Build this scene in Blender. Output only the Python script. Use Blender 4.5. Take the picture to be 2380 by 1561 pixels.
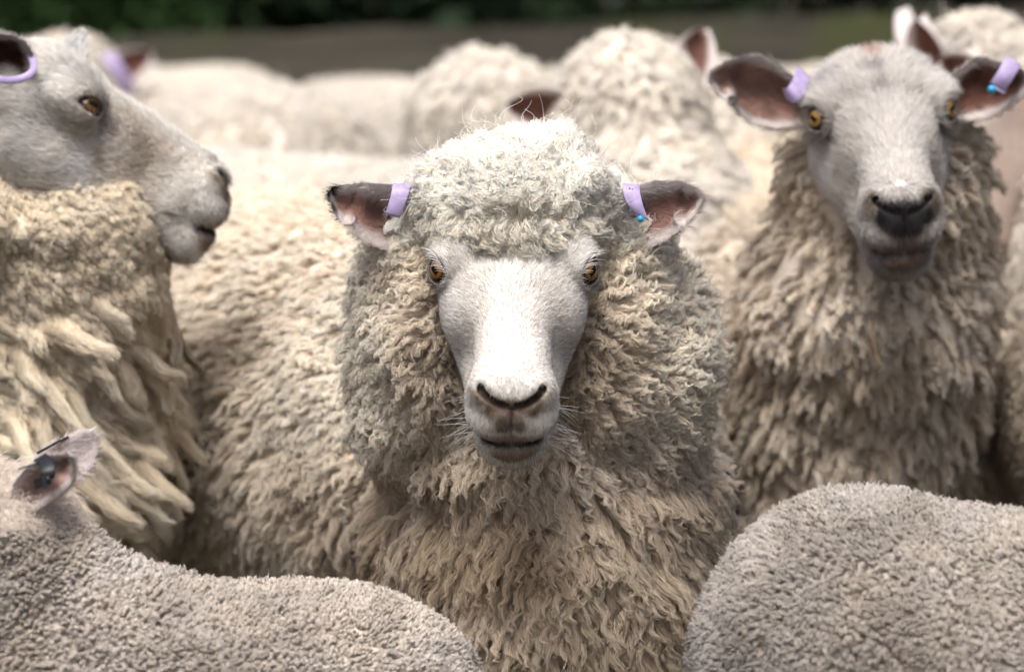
import bpy, math, random, time
import numpy as np
import openvdb as vdb
T0 = time.time()
sc = bpy.context.scene
for o in list(bpy.data.objects):
    bpy.data.objects.remove(o)
C = sc.collection
PI = math.pi
f32 = np.float32

# ------------------------------------------------------------------ camera, light, exposure
CAM_H, PITCH, FPX = 0.97, math.radians(6.2), 7933.0     # FPX: focal length in units of a 2380 px wide picture
cam_d = bpy.data.cameras.new('camera')
cam = bpy.data.objects.new('camera', cam_d)
C.objects.link(cam)
cam.location = (0, 0, CAM_H)
cam.rotation_euler = (PI/2 - PITCH, 0, 0)
cam_d.sensor_width = 36.0
cam_d.lens = 36.0*FPX/2380.0
cam_d.clip_start, cam_d.clip_end = 0.1, 400
cam_d.dof.use_dof = True
cam_d.dof.focus_distance = 2.99
cam_d.dof.aperture_fstop = (cam_d.lens/1000.0)/0.030
cam_d.dof.aperture_blades = 0
sc.camera = cam

world = bpy.data.worlds.new("World")
sc.world = world
world.use_nodes = True
wn, wl = world.node_tree.nodes, world.node_tree.links
bg = wn['Background']
sky = wn.new('ShaderNodeTexSky')
sky.sky_type = 'NISHITA'
sky.sun_disc = False
SUN_EL, SUN_ROT = math.radians(64), math.radians(196)
sky.sun_elevation = SUN_EL
sky.sun_rotation = SUN_ROT
sky.air_density, sky.dust_density, sky.ozone_density = 0.7, 8.0, 0.3
wl.new(sky.outputs[0], bg.inputs['Color'])
bg.inputs['Strength'].default_value = 0.05

sun_d = bpy.data.lights.new('sun', 'SUN')
sun_d.energy = 1.5
sun_d.angle = math.radians(28)
sun_d.color = (1.0, 0.98, 0.95)
sun = bpy.data.objects.new('sun', sun_d)
C.objects.link(sun)
from mathutils import Vector
sdir = Vector((math.sin(SUN_ROT)*math.cos(SUN_EL), math.cos(SUN_ROT)*math.cos(SUN_EL), math.sin(SUN_EL)))
sun.rotation_euler = sdir.to_track_quat('Z', 'Y').to_euler()
sun.location = (0, 0, 6)

sc.view_settings.view_transform = 'Standard'
sc.view_settings.look = 'None'
sc.view_settings.exposure = 1.42
sc.view_settings.gamma = 1.0
sc.view_settings.use_curve_mapping = False
sc.render.engine = 'CYCLES'
cy = sc.cycles
cy.max_bounces, cy.diffuse_bounces, cy.glossy_bounces, cy.transmission_bounces = 9, 9, 2, 2
cy.use_denoising = True
cy.denoiser = 'OPENIMAGEDENOISE'
cy.denoising_input_passes = 'RGB_ALBEDO_NORMAL'
cy.use_adaptive_sampling = True
cy.adaptive_threshold = 0.02
sc.cycles_curves.shape = 'RIBBONS'
sc.cycles_curves.subdivisions = 1

# ------------------------------------------------------------------ helpers
CF, SF = math.cos(PITCH), math.sin(PITCH)
BX = np.array([1.0, 0, 0])                 # camera right
BU = np.array([0, SF, CF])                 # camera up
BF = np.array([0, CF, -SF])                # camera forward
CAMP = np.array([0, 0, CAM_H])
def P(px, py, d):
    return CAMP + d*(BF + BX*((px-1190.0)/FPX) + BU*((780.5-py)/FPX))
def D(r, u, f):
    v = BX*r + BU*u + BF*f
    return v/np.linalg.norm(v)
def nrm(v):
    return v/np.maximum(np.linalg.norm(v, axis=-1, keepdims=True), 1e-9)
def sstep(a, b, x):
    t = np.clip((x-a)/(b-a), 0, 1)
    return t*t*(3-2*t)
def smin(a, b, k):
    h = np.maximum(k-np.abs(a-b), 0)/k
    return np.minimum(a, b) - h*h*k*0.25
def smax(a, b, k):
    return -smin(-a, -b, k)
def noise3(p, freq, seed=0):
    """smooth value noise in [-1,1] at points p (n,3)"""
    q = np.asarray(p, dtype=np.float64)*freq + seed*17.31
    i = np.floor(q).astype(np.int64)
    f = q-i
    f = f*f*(3-2*f)
    def h(a, b, c):
        n = (a*374761393 + b*668265263 + c*2147483647 + seed*1013904223) & 0xffffffff
        n = ((n ^ (n >> 13))*1274126177) & 0xffffffff
        n = (n ^ (n >> 16)) & 0xffff
        return n/32767.5-1.0
    out = 0
    for a in (0, 1):
        wa = f[:, 0] if a else 1-f[:, 0]
        for b in (0, 1):
            wb = f[:, 1] if b else 1-f[:, 1]
            for c in (0, 1):
                wc = f[:, 2] if c else 1-f[:, 2]
                out = out + wa*wb*wc*h(i[:, 0]+a, i[:, 1]+b, i[:, 2]+c)
    return out

# primitives: (fn(x,y,z)->sdf, lo, hi); x,y,z broadcastable arrays
def ell(c, r, R=None):
    c = np.asarray(c, float); r = np.asarray(r, float)
    R = np.eye(3) if R is None else np.asarray(R, float)     # rows: local axes in world
    def fn(x, y, z):
        dx, dy, dz = x-c[0], y-c[1], z-c[2]
        a = (dx*R[0, 0]+dy*R[0, 1]+dz*R[0, 2])/r[0]
        b = (dx*R[1, 0]+dy*R[1, 1]+dz*R[1, 2])/r[1]
        e = (dx*R[2, 0]+dy*R[2, 1]+dz*R[2, 2])/r[2]
        k0 = np.sqrt(a*a+b*b+e*e)
        k1 = np.sqrt((a/r[0])**2+(b/r[1])**2+(e/r[2])**2)+1e-9
        return k0*(k0-1)/k1
    m = r.max()
    ext = np.sqrt(((R*r[:, None])**2).sum(0))
    return fn, c-ext, c+ext
def cone(a, b, ra, rb):
    a = np.asarray(a, float); b = np.asarray(b, float)
    ab = b-a; L2 = ab@ab
    def fn(x, y, z):
        dx, dy, dz = x-a[0], y-a[1], z-a[2]
        t = np.clip((dx*ab[0]+dy*ab[1]+dz*ab[2])/L2, 0, 1)
        return np.sqrt((dx-ab[0]*t)**2+(dy-ab[1]*t)**2+(dz-ab[2]*t)**2)-(ra+(rb-ra)*t)
    m = max(ra, rb)
    return fn, np.minimum(a, b)-m, np.maximum(a, b)+m

def axis_steps(lo, hi, flo, fhi, h1, h2):
    out = list(np.arange(flo, fhi, h1))
    s, x = h1, out[-1]
    while x < hi:
        s = min(s*1.18, h2); x += s; out.append(x)
    s, x = h1, out[0]
    pre = []
    while x > lo:
        s = min(s*1.18, h2); x -= s; pre.append(x)
    return np.array(pre[::-1]+out, dtype=np.float64)

# ---- the head, in head coordinates: x sideways, y along the muzzle from between the eyes, z towards the forehead
EYE_C = np.array([0.0600, 0.002, 0.0085])
EYE_R = 0.0135
def eye_frame(s):
    e = np.array([s*0.74, 0.42, 0.52]); e /= np.linalg.norm(e)
    l = np.array([s*-0.42, 0.85, -0.05]); l -= e*(l@e); l /= np.linalg.norm(l)
    m = np.cross(e, l)
    if m[2] < 0: m = -m
    return e, l, m
CHEEK = .0045
def head_sdf(x, y, z, lamb=False):
    X = np.abs(x)
    it = lambda t, ys, vs: np.interp(t, ys, vs)
    ys = [-.10, -.05, 0, .04, .08, .12, .15]
    yc = np.clip(y, -.10, .15)
    yy = yc
    def tab(v):   # interpolate along y only
        return np.interp(yc, ys, v)
    # bridge
    hw, hz, cz = tab([.050, .052, .047, .037, .031, .032, .034]), tab([.040, .042, .037, .033, .029, .027, .026]), tab([-.01, -.006, -.006, -.003, -.001, -.001, -.006])
    n = 2.4
    q = ((X/hw)**n+(np.abs(z-cz)/hz)**n)**(1/n)
    capd = np.maximum(y-.128, 0); capb = np.maximum(-.045-y, 0)
    d = (q-1)*np.minimum(hw, hz)
    d = np.where(capd > 0, np.sqrt(np.maximum(d+.022, 0)**2+capd**2)-.022, d)
    d = np.where(capb > 0, np.sqrt(np.maximum(d+.035, 0)**2+capb**2)-.035, d)
    # cheeks and jaw
    hw, hz, cz = tab([.054, .058, .059, .050, .041, .036, .033]), tab([.042, .050, .050, .046, .040, .032, .028]), tab([-.04, -.046, -.048, -.048, -.047, -.046, -.044])
    q = ((X/hw)**2.1+(np.abs(z-cz)/hz)**2.1)**(1/2.1)
    d2 = (q-1)*np.minimum(hw, hz)
    capd = np.maximum(y-.115, 0)
    d2 = np.where(capd > 0, np.sqrt(np.maximum(d2+.028, 0)**2+capd**2)-.028, d2)
    d2 = np.where(capb > 0, np.sqrt(np.maximum(d2+.035, 0)**2+capb**2)-.035, d2)
    d = smin(d, d2, .016)
    E = lambda c, r: ell(c, r)[0](X, y, z)
    d = smin(d, E((0, -.038, .002), (.056, .044, .037)), .02)         # forehead
    d = smin(d, E((.050, -.012, .008), (.0215, .024, .0215)), .012)    # orbit
    d = smin(d, E((.047-CHEEK, .026, -.014), (.0175-CHEEK*.4, .030, .022)), .026)     # below the eye
    d = smin(d, E((0, .130, -.014), (.0385, .028, .032)), .012)       # muzzle
    d = smin(d, E((.014, .1455, -.022), (.021, .0165, .0145)), .014)    # upper lip lobes
    d = smin(d, E((.018, .137, .004), (.017, .013, .014)), .008)      # nostril wings
    d = smin(d, E((0, .137, -.062), (.029, .024, .0205)), .018)        # chin
    d = smin(d, E((0, .149, -.0475), (.022, .013, .0090)), .012)        # lower lip
    return d
NOS = [(.0060, .1520, .0040), (.0125, .1505, .0055), (.0190, .1465, .0085), (.0250, .1410, .0120)]
MOU = [(0, .1625, -.0370), (.012, .1610, -.0380), (.023, .1535, -.0410), (.033, .142, -.0435), (.040, .118, -.0445)]
def path_dist(x, y, z, pts, flat=1.0, ax=2):
    best = None
    for a, b in zip(pts[:-1], pts[1:]):
        a = np.array(a); b = np.array(b); ab = b-a
        w = np.ones(3); w[ax] = flat
        dx, dy, dz = (x-a[0]), (y-a[1]), (z-a[2])
        t = np.clip((dx*ab[0]+dy*ab[1]+dz*ab[2])/(ab@ab), 0, 1)
        d = np.sqrt(((dx-ab[0]*t)*w[0])**2+((dy-ab[1]*t)*w[1])**2+((dz-ab[2]*t)*w[2])**2)
        best = d if best is None else np.minimum(best, d)
    return best
MOUTH_R = .0024
LID_H, LID_O = .0102, .0010
IRIS = (.32, .15, .03)
def head_cut(d, x, y, z):
    X = np.abs(x)
    d = smax(d, -(path_dist(X, y, z, NOS)-(.0026+.075*np.clip(X-.004, 0, .022))), .003)
    d = smax(d, -(path_dist(X, y, z, MOU, 1.0)-MOUTH_R), .002)
    d = smax(d, -(path_dist(X, y, z, [(0, .156, .000), (0, .1640, -.034)])-.0016), .003)   # philtrum
    # lids: a shell round the eyeball, opened along the slit
    e, l, m = eye_frame(1.0)
    dx, dy, dz = X-EYE_C[0], y-EYE_C[1], z-EYE_C[2]
    r = np.sqrt(dx*dx+dy*dy+dz*dz)
    d = smin(d, r-(EYE_R+.0036), .005)
    ce = dx*e[0]+dy*e[1]+dz*e[2]; cl = dx*l[0]+dy*l[1]+dz*l[2]; cm = dx*m[0]+dy*m[1]+dz*m[2]
    g = 1+np.clip(ce-.012, 0, .02)*38
    alm = np.sqrt((cl/(.0128*g))**2+((cm+LID_O)/(LID_H*g))**2)
    op = np.maximum((alm-1)*.0085, .002-ce)
    return smax(d, -op, .0025)
def alm_of(v):
    e, l, m = eye_frame(1.0)
    dd = np.stack([np.abs(v[:, 0]), v[:, 1], v[:, 2]], 1)-EYE_C
    ce, cl, cm = dd@e, dd@l, dd@m
    return np.where(ce > -.004, np.sqrt((cl/.0128)**2+((cm+LID_O)/LID_H)**2), 9.0)

class Head:
    def __init__(s, origin, ydir, zdir, scale=1.0):
        s.o = np.asarray(origin, float); s.y = nrm(np.asarray(ydir, float))
        z = np.asarray(zdir, float); z = z-s.y*(z@s.y); s.z = z/np.linalg.norm(z)
        s.x = np.cross(s.y, s.z); s.k = scale
        s.R = np.stack([s.x, s.y, s.z])
    def loc(s, p):
        return ((p-s.o)@s.R.T)/s.k
    def wor(s, q):
        return s.o+(np.asarray(q, float)*s.k)@s.R
    def box(s):
        c = np.array([(a, b, c) for a in (-.085, .085) for b in (-.12, .175) for c in (-.105, .06)])
        w = s.wor(c)
        return w.min(0), w.max(0)

def make_solid(head, wool, skin, fine_h, coarse_h, kw=.03, fine_box=None, khead=.006, cut=True):
    """one closed surface out of head, wool volumes and bare limbs; returns V, T(quads), wool mask"""
    allp = wool+skin
    lo = np.min([p[1] for p in allp], 0)-.05; hi = np.max([p[2] for p in allp], 0)+.05
    if head is not None:
        a, b = head.box(); lo = np.minimum(lo, a-.02); hi = np.maximum(hi, b+.02)
        if fine_box is None: fine_box = (a-.005, b+.005)
    else:
        if fine_box is None: fine_box = ((lo+hi)/2-.02, (lo+hi)/2+.02)
    ax = [axis_steps(lo[i], hi[i], fine_box[0][i], fine_box[1][i], fine_h, coarse_h) for i in range(3)]
    sh = tuple(len(a) for a in ax)
    A = np.full(sh, .25, f32)
    def block(lo, hi, m):
        return [slice(max(0, np.searchsorted(ax[i], lo[i]-m)-1), min(sh[i], np.searchsorted(ax[i], hi[i]+m)+1)) for i in range(3)]
    def apply(arr, prim, k, m=.06):
        s = block(prim[1], prim[2], m)
        x = ax[0][s[0]][:, None, None].astype(f32); y = ax[1][s[1]][None, :, None].astype(f32); z = ax[2][s[2]][None, None, :].astype(f32)
        arr[tuple(s)] = smin(arr[tuple(s)], prim[0](x, y, z).astype(f32), k)
    for p in wool: apply(A, p, kw)
    W = A.copy()
    for p in skin: apply(A, p, .012)
    if head is not None:
        a, b = head.box()
        s = block(a, b, 0.0)
        x = ax[0][s[0]][:, None, None]; y = ax[1][s[1]][None, :, None]; z = ax[2][s[2]][None, None, :]
        dx, dy, dz = x-head.o[0], y-head.o[1], z-head.o[2]
        R = head.R/head.k
        l = [(dx*R[i, 0]+dy*R[i, 1]+dz*R[i, 2]).astype(f32) for i in range(3)]
        h = head_sdf(*l)
        if cut: h = head_cut(h, *l)
        A[tuple(s)] = smin(A[tuple(s)], (h*head.k).astype(f32), khead)
    A[0] = A[-1] = .25; A[:, 0] = A[:, -1] = .25; A[:, :, 0] = A[:, :, -1] = .25
    g = vdb.FloatGrid(background=.25)
    g.copyFromArray(A)
    pts, q = g.convertToQuads(0.0)
    pts = pts.astype(np.float64)
    V = np.stack([np.interp(pts[:, i], np.arange(sh[i]), ax[i]) for i in range(3)], 1)
    q = q.astype(np.int64)
    # which verts are wool
    def evalp(prims, k, v):
        d = np.full(len(v), .25)
        for p in prims: d = smin(d, p[0](v[:, 0], v[:, 1], v[:, 2]), k)
        return d
    dw = evalp(wool, kw, V)
    ds = evalp(skin, .012, V) if skin else np.full(len(V), .25)
    if head is not None:
        l = head.loc(V)
        inb = (np.abs(l) < .2).all(1)
        dh = np.full(len(V), .25); dh[inb] = head_sdf(l[inb, 0], l[inb, 1], l[inb, 2])*head.k
        ds = np.minimum(ds, dh)
    mask = sstep(-.002, .004, ds-dw)
    return V, q, mask

def orient(V, q):
    a, b, c, d = (V[q[:, i]] for i in range(4))
    n = np.cross(c-a, d-b)
    cen = (a+b+c+d)/4
    if (n*cen).sum() < (n*V.mean(0)).sum():
        q = q[:, ::-1].copy()
    return q
def vnormals(V, q):
    a, b, c, d = (V[q[:, i]] for i in range(4))
    n = np.cross(c-a, d-b)
    N = np.zeros_like(V)
    for i in range(4):
        for k in range(3):
            N[:, k] += np.bincount(q[:, i], n[:, k], len(V))
    return nrm(N)

def ear_surf(top, bot, dep, cup, thick, inner, outer, rimw=.22, curl=.35, nu=70, nv=26, k=None):
    """leaf-shaped cupped ear between two outlines given in picture units and depth; open side to the viewer
       dep: depths along the length; returns V,q,col"""
    def res(pts, n):
        pts = np.array(pts, float)
        s = np.r_[0, np.cumsum(np.linalg.norm(np.diff(pts, axis=0), axis=1))]
        t = np.linspace(0, s[-1], n)
        return np.stack([np.interp(t, s, pts[:, 0]), np.interp(t, s, pts[:, 1])], 1)
    tp, bt = res(top, nu), res(bot, nu)
    dp = np.interp(np.linspace(0, 1, nu), np.linspace(0, 1, len(dep)), dep)
    v = np.linspace(0, 1, nv)
    U = np.linspace(0, 1, nu)
    env = np.minimum(1, (1-U)*3.0)**.6
    F = np.zeros((nu, nv, 3))
    for i in range(nu):
        a = P(tp[i, 0], tp[i, 1], dp[i]); b = P(bt[i, 0], bt[i, 1], dp[i])
        w = a[None]*(1-v)[:, None]+b[None]*v[:, None]
        bowl = np.sin(PI*v)**.7*cup*env[i]
        roll = np.exp(-(v/.07)**2)*cup*curl*env[i]        # the upper rim rolls back
        F[i] = w+BF[None]*(bowl+roll)[:, None]
    # back side = front pushed away
    G = F+BF[None, None]*thick*(np.sin(PI*np.clip(v, 0.02, .98))**.5*env[:, None]+.15)[:, :, None]
    V = np.concatenate([F.reshape(-1, 3), G.reshape(-1, 3)])
    n = nu*nv
    idx = np.arange(n).reshape(nu, nv)
    q = []
    a, b, c, d = idx[:-1, :-1].ravel(), idx[1:, :-1].ravel(), idx[1:, 1:].ravel(), idx[:-1, 1:].ravel()
    q.append(np.stack([a, b, c, d], 1)); q.append(np.stack([d+n, c+n, b+n, a+n], 1))
    for e in (idx[:, 0], idx[:, -1][::-1], idx[-1, :], idx[0, ::-1]):
        q.append(np.stack([e[:-1], e[:-1]+n, e[1:]+n, e[1:]], 1))
    q = np.concatenate(q)
    ctr = tp.mean(0)
    vv, uu = np.meshgrid(v, U)
    edge = np.minimum(np.minimum(vv, 1-vv)/rimw, (1-uu)/.14)
    e = sstep(.55, 1.5, edge+.25*noise3(F.reshape(-1, 3), 90, 3).reshape(nu, nv))
    col = outer[None, None]*(1-e)[..., None]+inner[None, None]*e[..., None]
    dk = .55+.45*sstep(-.5, .7, noise3(F.reshape(-1, 3), 55, 5)).reshape(nu, nv)
    col = col*(1-e[..., None]*(1-dk[..., None]))
    colb = np.broadcast_to(outer, (nu, nv, 3))
    # orientation towards viewer for front
    t = np.cross(F[nu//2+1, nv//2]-F[nu//2, nv//2], F[nu//2, nv//2+1]-F[nu//2, nv//2])
    if t@BF > 0: q = q[:, ::-1]
    return V, q.copy(), np.concatenate([col.reshape(-1, 3), colb.reshape(-1, 3)])

# ------------------------------------------------------------------ materials
def new_mat(name):
    m = bpy.data.materials.new(name); m.use_nodes = True
    n = m.node_tree.nodes; n.clear()
    return m, n, m.node_tree.links
def coat_mat(name, bump=.35, scale=180.0, rough=.85):
    m, n, l = new_mat(name)
    out = n.new('ShaderNodeOutputMaterial'); b = n.new('ShaderNodeBsdfPrincipled')
    at = n.new('ShaderNodeAttribute'); at.attribute_name = 'Col'
    tc = n.new('ShaderNodeNewGeometry'); nz = n.new('ShaderNodeTexNoise'); nz.inputs['Scale'].default_value = scale
    nz.inputs['Detail'].default_value = 4
    l.new(tc.outputs['Position'], nz.inputs['Vector'])
    mr = n.new('ShaderNodeMapRange'); mr.inputs['To Min'].default_value = .72; mr.inputs['To Max'].default_value = 1.22
    l.new(nz.outputs['Fac'], mr.inputs['Value'])
    mx = n.new('ShaderNodeMix'); mx.data_type = 'RGBA'; mx.blend_type = 'MULTIPLY'; mx.inputs['Factor'].default_value = 1
    l.new(at.outputs['Color'], mx.inputs['A']); l.new(mr.outputs['Result'], mx.inputs['B'])
    l.new(mx.outputs['Result'], b.inputs['Base Color'])
    b.inputs['Roughness'].default_value = rough
    b.inputs['Specular IOR Level'].default_value = .2
    bp = n.new('ShaderNodeBump'); bp.inputs['Strength'].default_value = bump; bp.inputs['Distance'].default_value = .002
    l.new(nz.outputs['Fac'], bp.inputs['Height']); l.new(bp.outputs['Normal'], b.inputs['Normal'])
    l.new(b.outputs[0], out.inputs[0])
    return m
def fibre_mat(name, trans=.35, along=.65):
    m, n, l = new_mat(name)
    out = n.new('ShaderNodeOutputMaterial')
    at = n.new('ShaderNodeAttribute'); at.attribute_name = 'tint'
    df = n.new('ShaderNodeBsdfDiffuse'); tr = n.new('ShaderNodeBsdfTranslucent'); mx = n.new('ShaderNodeMixShader')
    mx.inputs[0].default_value = trans
    l.new(at.outputs['Color'], df.inputs['Color']); l.new(at.outputs['Color'], tr.inputs['Color'])
    gn = n.new('ShaderNodeAttribute'); gn.attribute_name = 'coat_normal'; ge = n.new('ShaderNodeNewGeometry')
    mv = n.new('ShaderNodeMix'); mv.data_type = 'VECTOR'; mv.inputs['Factor'].default_value = along
    l.new(ge.outputs['Normal'], mv.inputs['A']); l.new(gn.outputs['Vector'], mv.inputs['B'])
    vn = n.new('ShaderNodeVectorMath'); vn.operation = 'NORMALIZE'; l.new(mv.outputs['Result'], vn.inputs[0])
    l.new(vn.outputs[0], df.inputs['Normal']); l.new(vn.outputs[0], tr.inputs['Normal'])
    l.new(df.outputs[0], mx.inputs[1]); l.new(tr.outputs[0], mx.inputs[2]); l.new(mx.outputs[0], out.inputs[0])
    return m
M_COAT = coat_mat('skin_and_wool')
M_WOOL = fibre_mat('wool_fibre', .08, .8)
M_HAIR = fibre_mat('short_hair', .1)
def plain(name, col, rough=.5, metal=0, coat=0, bump=0, scale=80, spec=.5):
    m, n, l = new_mat(name)
    out = n.new('ShaderNodeOutputMaterial'); b = n.new('ShaderNodeBsdfPrincipled')
    tc = n.new('ShaderNodeNewGeometry'); nz = n.new('ShaderNodeTexNoise'); nz.inputs['Scale'].default_value = scale
    l.new(tc.outputs['Position'], nz.inputs['Vector'])
    cr = n.new('ShaderNodeValToRGB')
    cr.color_ramp.elements[0].position = .3; cr.color_ramp.elements[1].position = .7
    cr.color_ramp.elements[0].color = tuple(c*.75 for c in col)+(1,); cr.color_ramp.elements[1].color = tuple(min(1, c*1.15) for c in col)+(1,)
    l.new(nz.outputs['Fac'], cr.inputs[0]); l.new(cr.outputs[0], b.inputs['Base Color'])
    b.inputs['Roughness'].default_value = rough; b.inputs['Metallic'].default_value = metal; b.inputs['Coat Weight'].default_value = coat
    b.inputs['Specular IOR Level'].default_value = spec
    if bump:
        bp = n.new('ShaderNodeBump'); bp.inputs['Strength'].default_value = bump; bp.inputs['Distance'].default_value = .01
        l.new(nz.outputs['Fac'], bp.inputs['Height']); l.new(bp.outputs['Normal'], b.inputs['Normal'])
    l.new(b.outputs[0], out.inputs[0])
    return m
M_TAG = plain('lavender_plastic', (.38, .31, .53), .5, scale=90)
M_PRINT = plain('dark_red_print', (.22, .02, .03), .6, scale=300)
M_STUD = plain('blue_plastic', (.02, .33, .62), .35)
M_BTAG = plain('black_plastic', (.010, .012, .016), .5, scale=300)

def eye_mat():
    m, n, l = new_mat('eye')
    out = n.new('ShaderNodeOutputMaterial'); b = n.new('ShaderNodeBsdfPrincipled')
    at = n.new('ShaderNodeAttribute'); at.attribute_name = 'Col'
    l.new(at.outputs['Color'], b.inputs['Base Color'])
    b.inputs['Roughness'].default_value = .10; b.inputs['Specular IOR Level'].default_value = .35
    l.new(b.outputs[0], out.inputs[0])
    return m
M_EYE = eye_mat()

# ------------------------------------------------------------------ building blocks in Blender
def body_obj(S, root):
    return mesh_obj('body', S.V, S.q, M_COAT, root, S.col*(1-.18*S.mask[:, None]))  # wool base painted darker to stand in for self-shadow between fibres
def mesh_obj(name, V, q, mat, parent=None, col=None, smooth=True):
    me = bpy.data.meshes.new(name)
    V = np.asarray(V, dtype=f32); q = np.asarray(q)
    nf, k = q.shape
    me.vertices.add(len(V)); me.vertices.foreach_set('co', V.ravel())
    me.loops.add(nf*k); me.loops.foreach_set('vertex_index', q.ravel().astype(np.int32))
    me.polygons.add(nf)
    me.polygons.foreach_set('loop_start', (np.arange(nf)*k).astype(np.int32))
    me.polygons.foreach_set('use_smooth', np.full(nf, smooth))
    me.update(calc_edges=True); me.validate()
    if col is not None:
        a = me.color_attributes.new('Col', 'FLOAT_COLOR', 'POINT')
        a.data.foreach_set('color', np.concatenate([col, np.ones((len(V), 1))], 1).astype(f32).ravel())
    me.materials.append(mat)
    o = bpy.data.objects.new(name, me); C.objects.link(o)
    if parent is not None: attach(o, parent)
    return o
def attach(o, parent):
    o.parent = parent
    o.matrix_parent_inverse = parent.matrix_basis.inverted()
def thing(name, loc, label, cat, group=None):
    e = bpy.data.objects.new(name, None); C.objects.link(e)
    e.empty_display_size = .1
    e.location = loc
    e['label'] = label; e['category'] = cat
    if group: e['group'] = group
    return e
def curves_obj(name, pts, rad, tint, mat, parent, gn=None):
    """pts (S,K,3), rad (S,K), tint (S,K,3)"""
    S, K, _ = pts.shape
    cu = bpy.data.hair_curves.new(name)
    cu.add_curves([K]*S)
    cu.attributes['position'].data.foreach_set('vector', pts.astype(f32).ravel())
    r = cu.attributes.get('radius') or cu.attributes.new('radius', 'FLOAT', 'POINT')
    r.data.foreach_set('value', rad.astype(f32).ravel())
    t = cu.attributes.new('tint', 'FLOAT_COLOR', 'POINT')
    t.data.foreach_set('color', np.concatenate([tint, np.ones((S, K, 1))], 2).astype(f32).ravel())
    g = cu.attributes.new('coat_normal', 'FLOAT_VECTOR', 'CURVE')
    if gn is None:
        gn = nrm(pts[:, -1]-pts[:, 0])*.5-BF[None]*.7
    g.data.foreach_set('vector', nrm(gn).astype(f32).ravel())
    cu.materials.append(mat)
    o = bpy.data.objects.new(name, cu); C.objects.link(o)
    if parent is not None: attach(o, parent)
    o['kind'] = 'stuff'
    return o

def sampler(V, q, N, weight, n, rng, face_cam=.0):
    """n random surface points; weight per vertex"""
    a, b, c, d = (V[q[:, i]] for i in range(4))
    area = np.linalg.norm(np.cross(c-a, d-b), axis=1)*.5
    w = area*np.mean([weight[q[:, i]] for i in range(4)], 0)
    cd = np.cumsum(w)
    fi = np.searchsorted(cd, rng.random(n)*cd[-1])
    fi = np.minimum(fi, len(q)-1)
    u, v = rng.random(n)[:, None], rng.random(n)[:, None]
    B = [(1-u)*(1-v), u*(1-v), u*v, (1-u)*v]
    at = lambda arr: sum(B[i]*arr[q[fi, i]] for i in range(4))
    return at, cd[-1]

def view_weight(p, n, base=.14, margin=120, d_max=9):
    """where the photograph looks: full density, elsewhere thin (other side of the animals)"""
    r = p-CAMP
    dep = r@BF
    px = 1190+FPX*(r@BX)/dep; py = 780.5-FPX*(r@BU)/dep
    inside = (px > -margin) & (px < 2380+margin) & (py > -margin) & (py < 1561+margin)
    near = (px > -margin-500) & (px < 2880+margin) & (py > -margin) & (py < 1800+margin)
    f = -(nrm(r)*n).sum(-1)
    return np.where(inside, np.clip(base+1.6*(f+.30), base, 1.0), np.where(near, np.clip(base+.9*(f+.2), base, .6), base))

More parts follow.
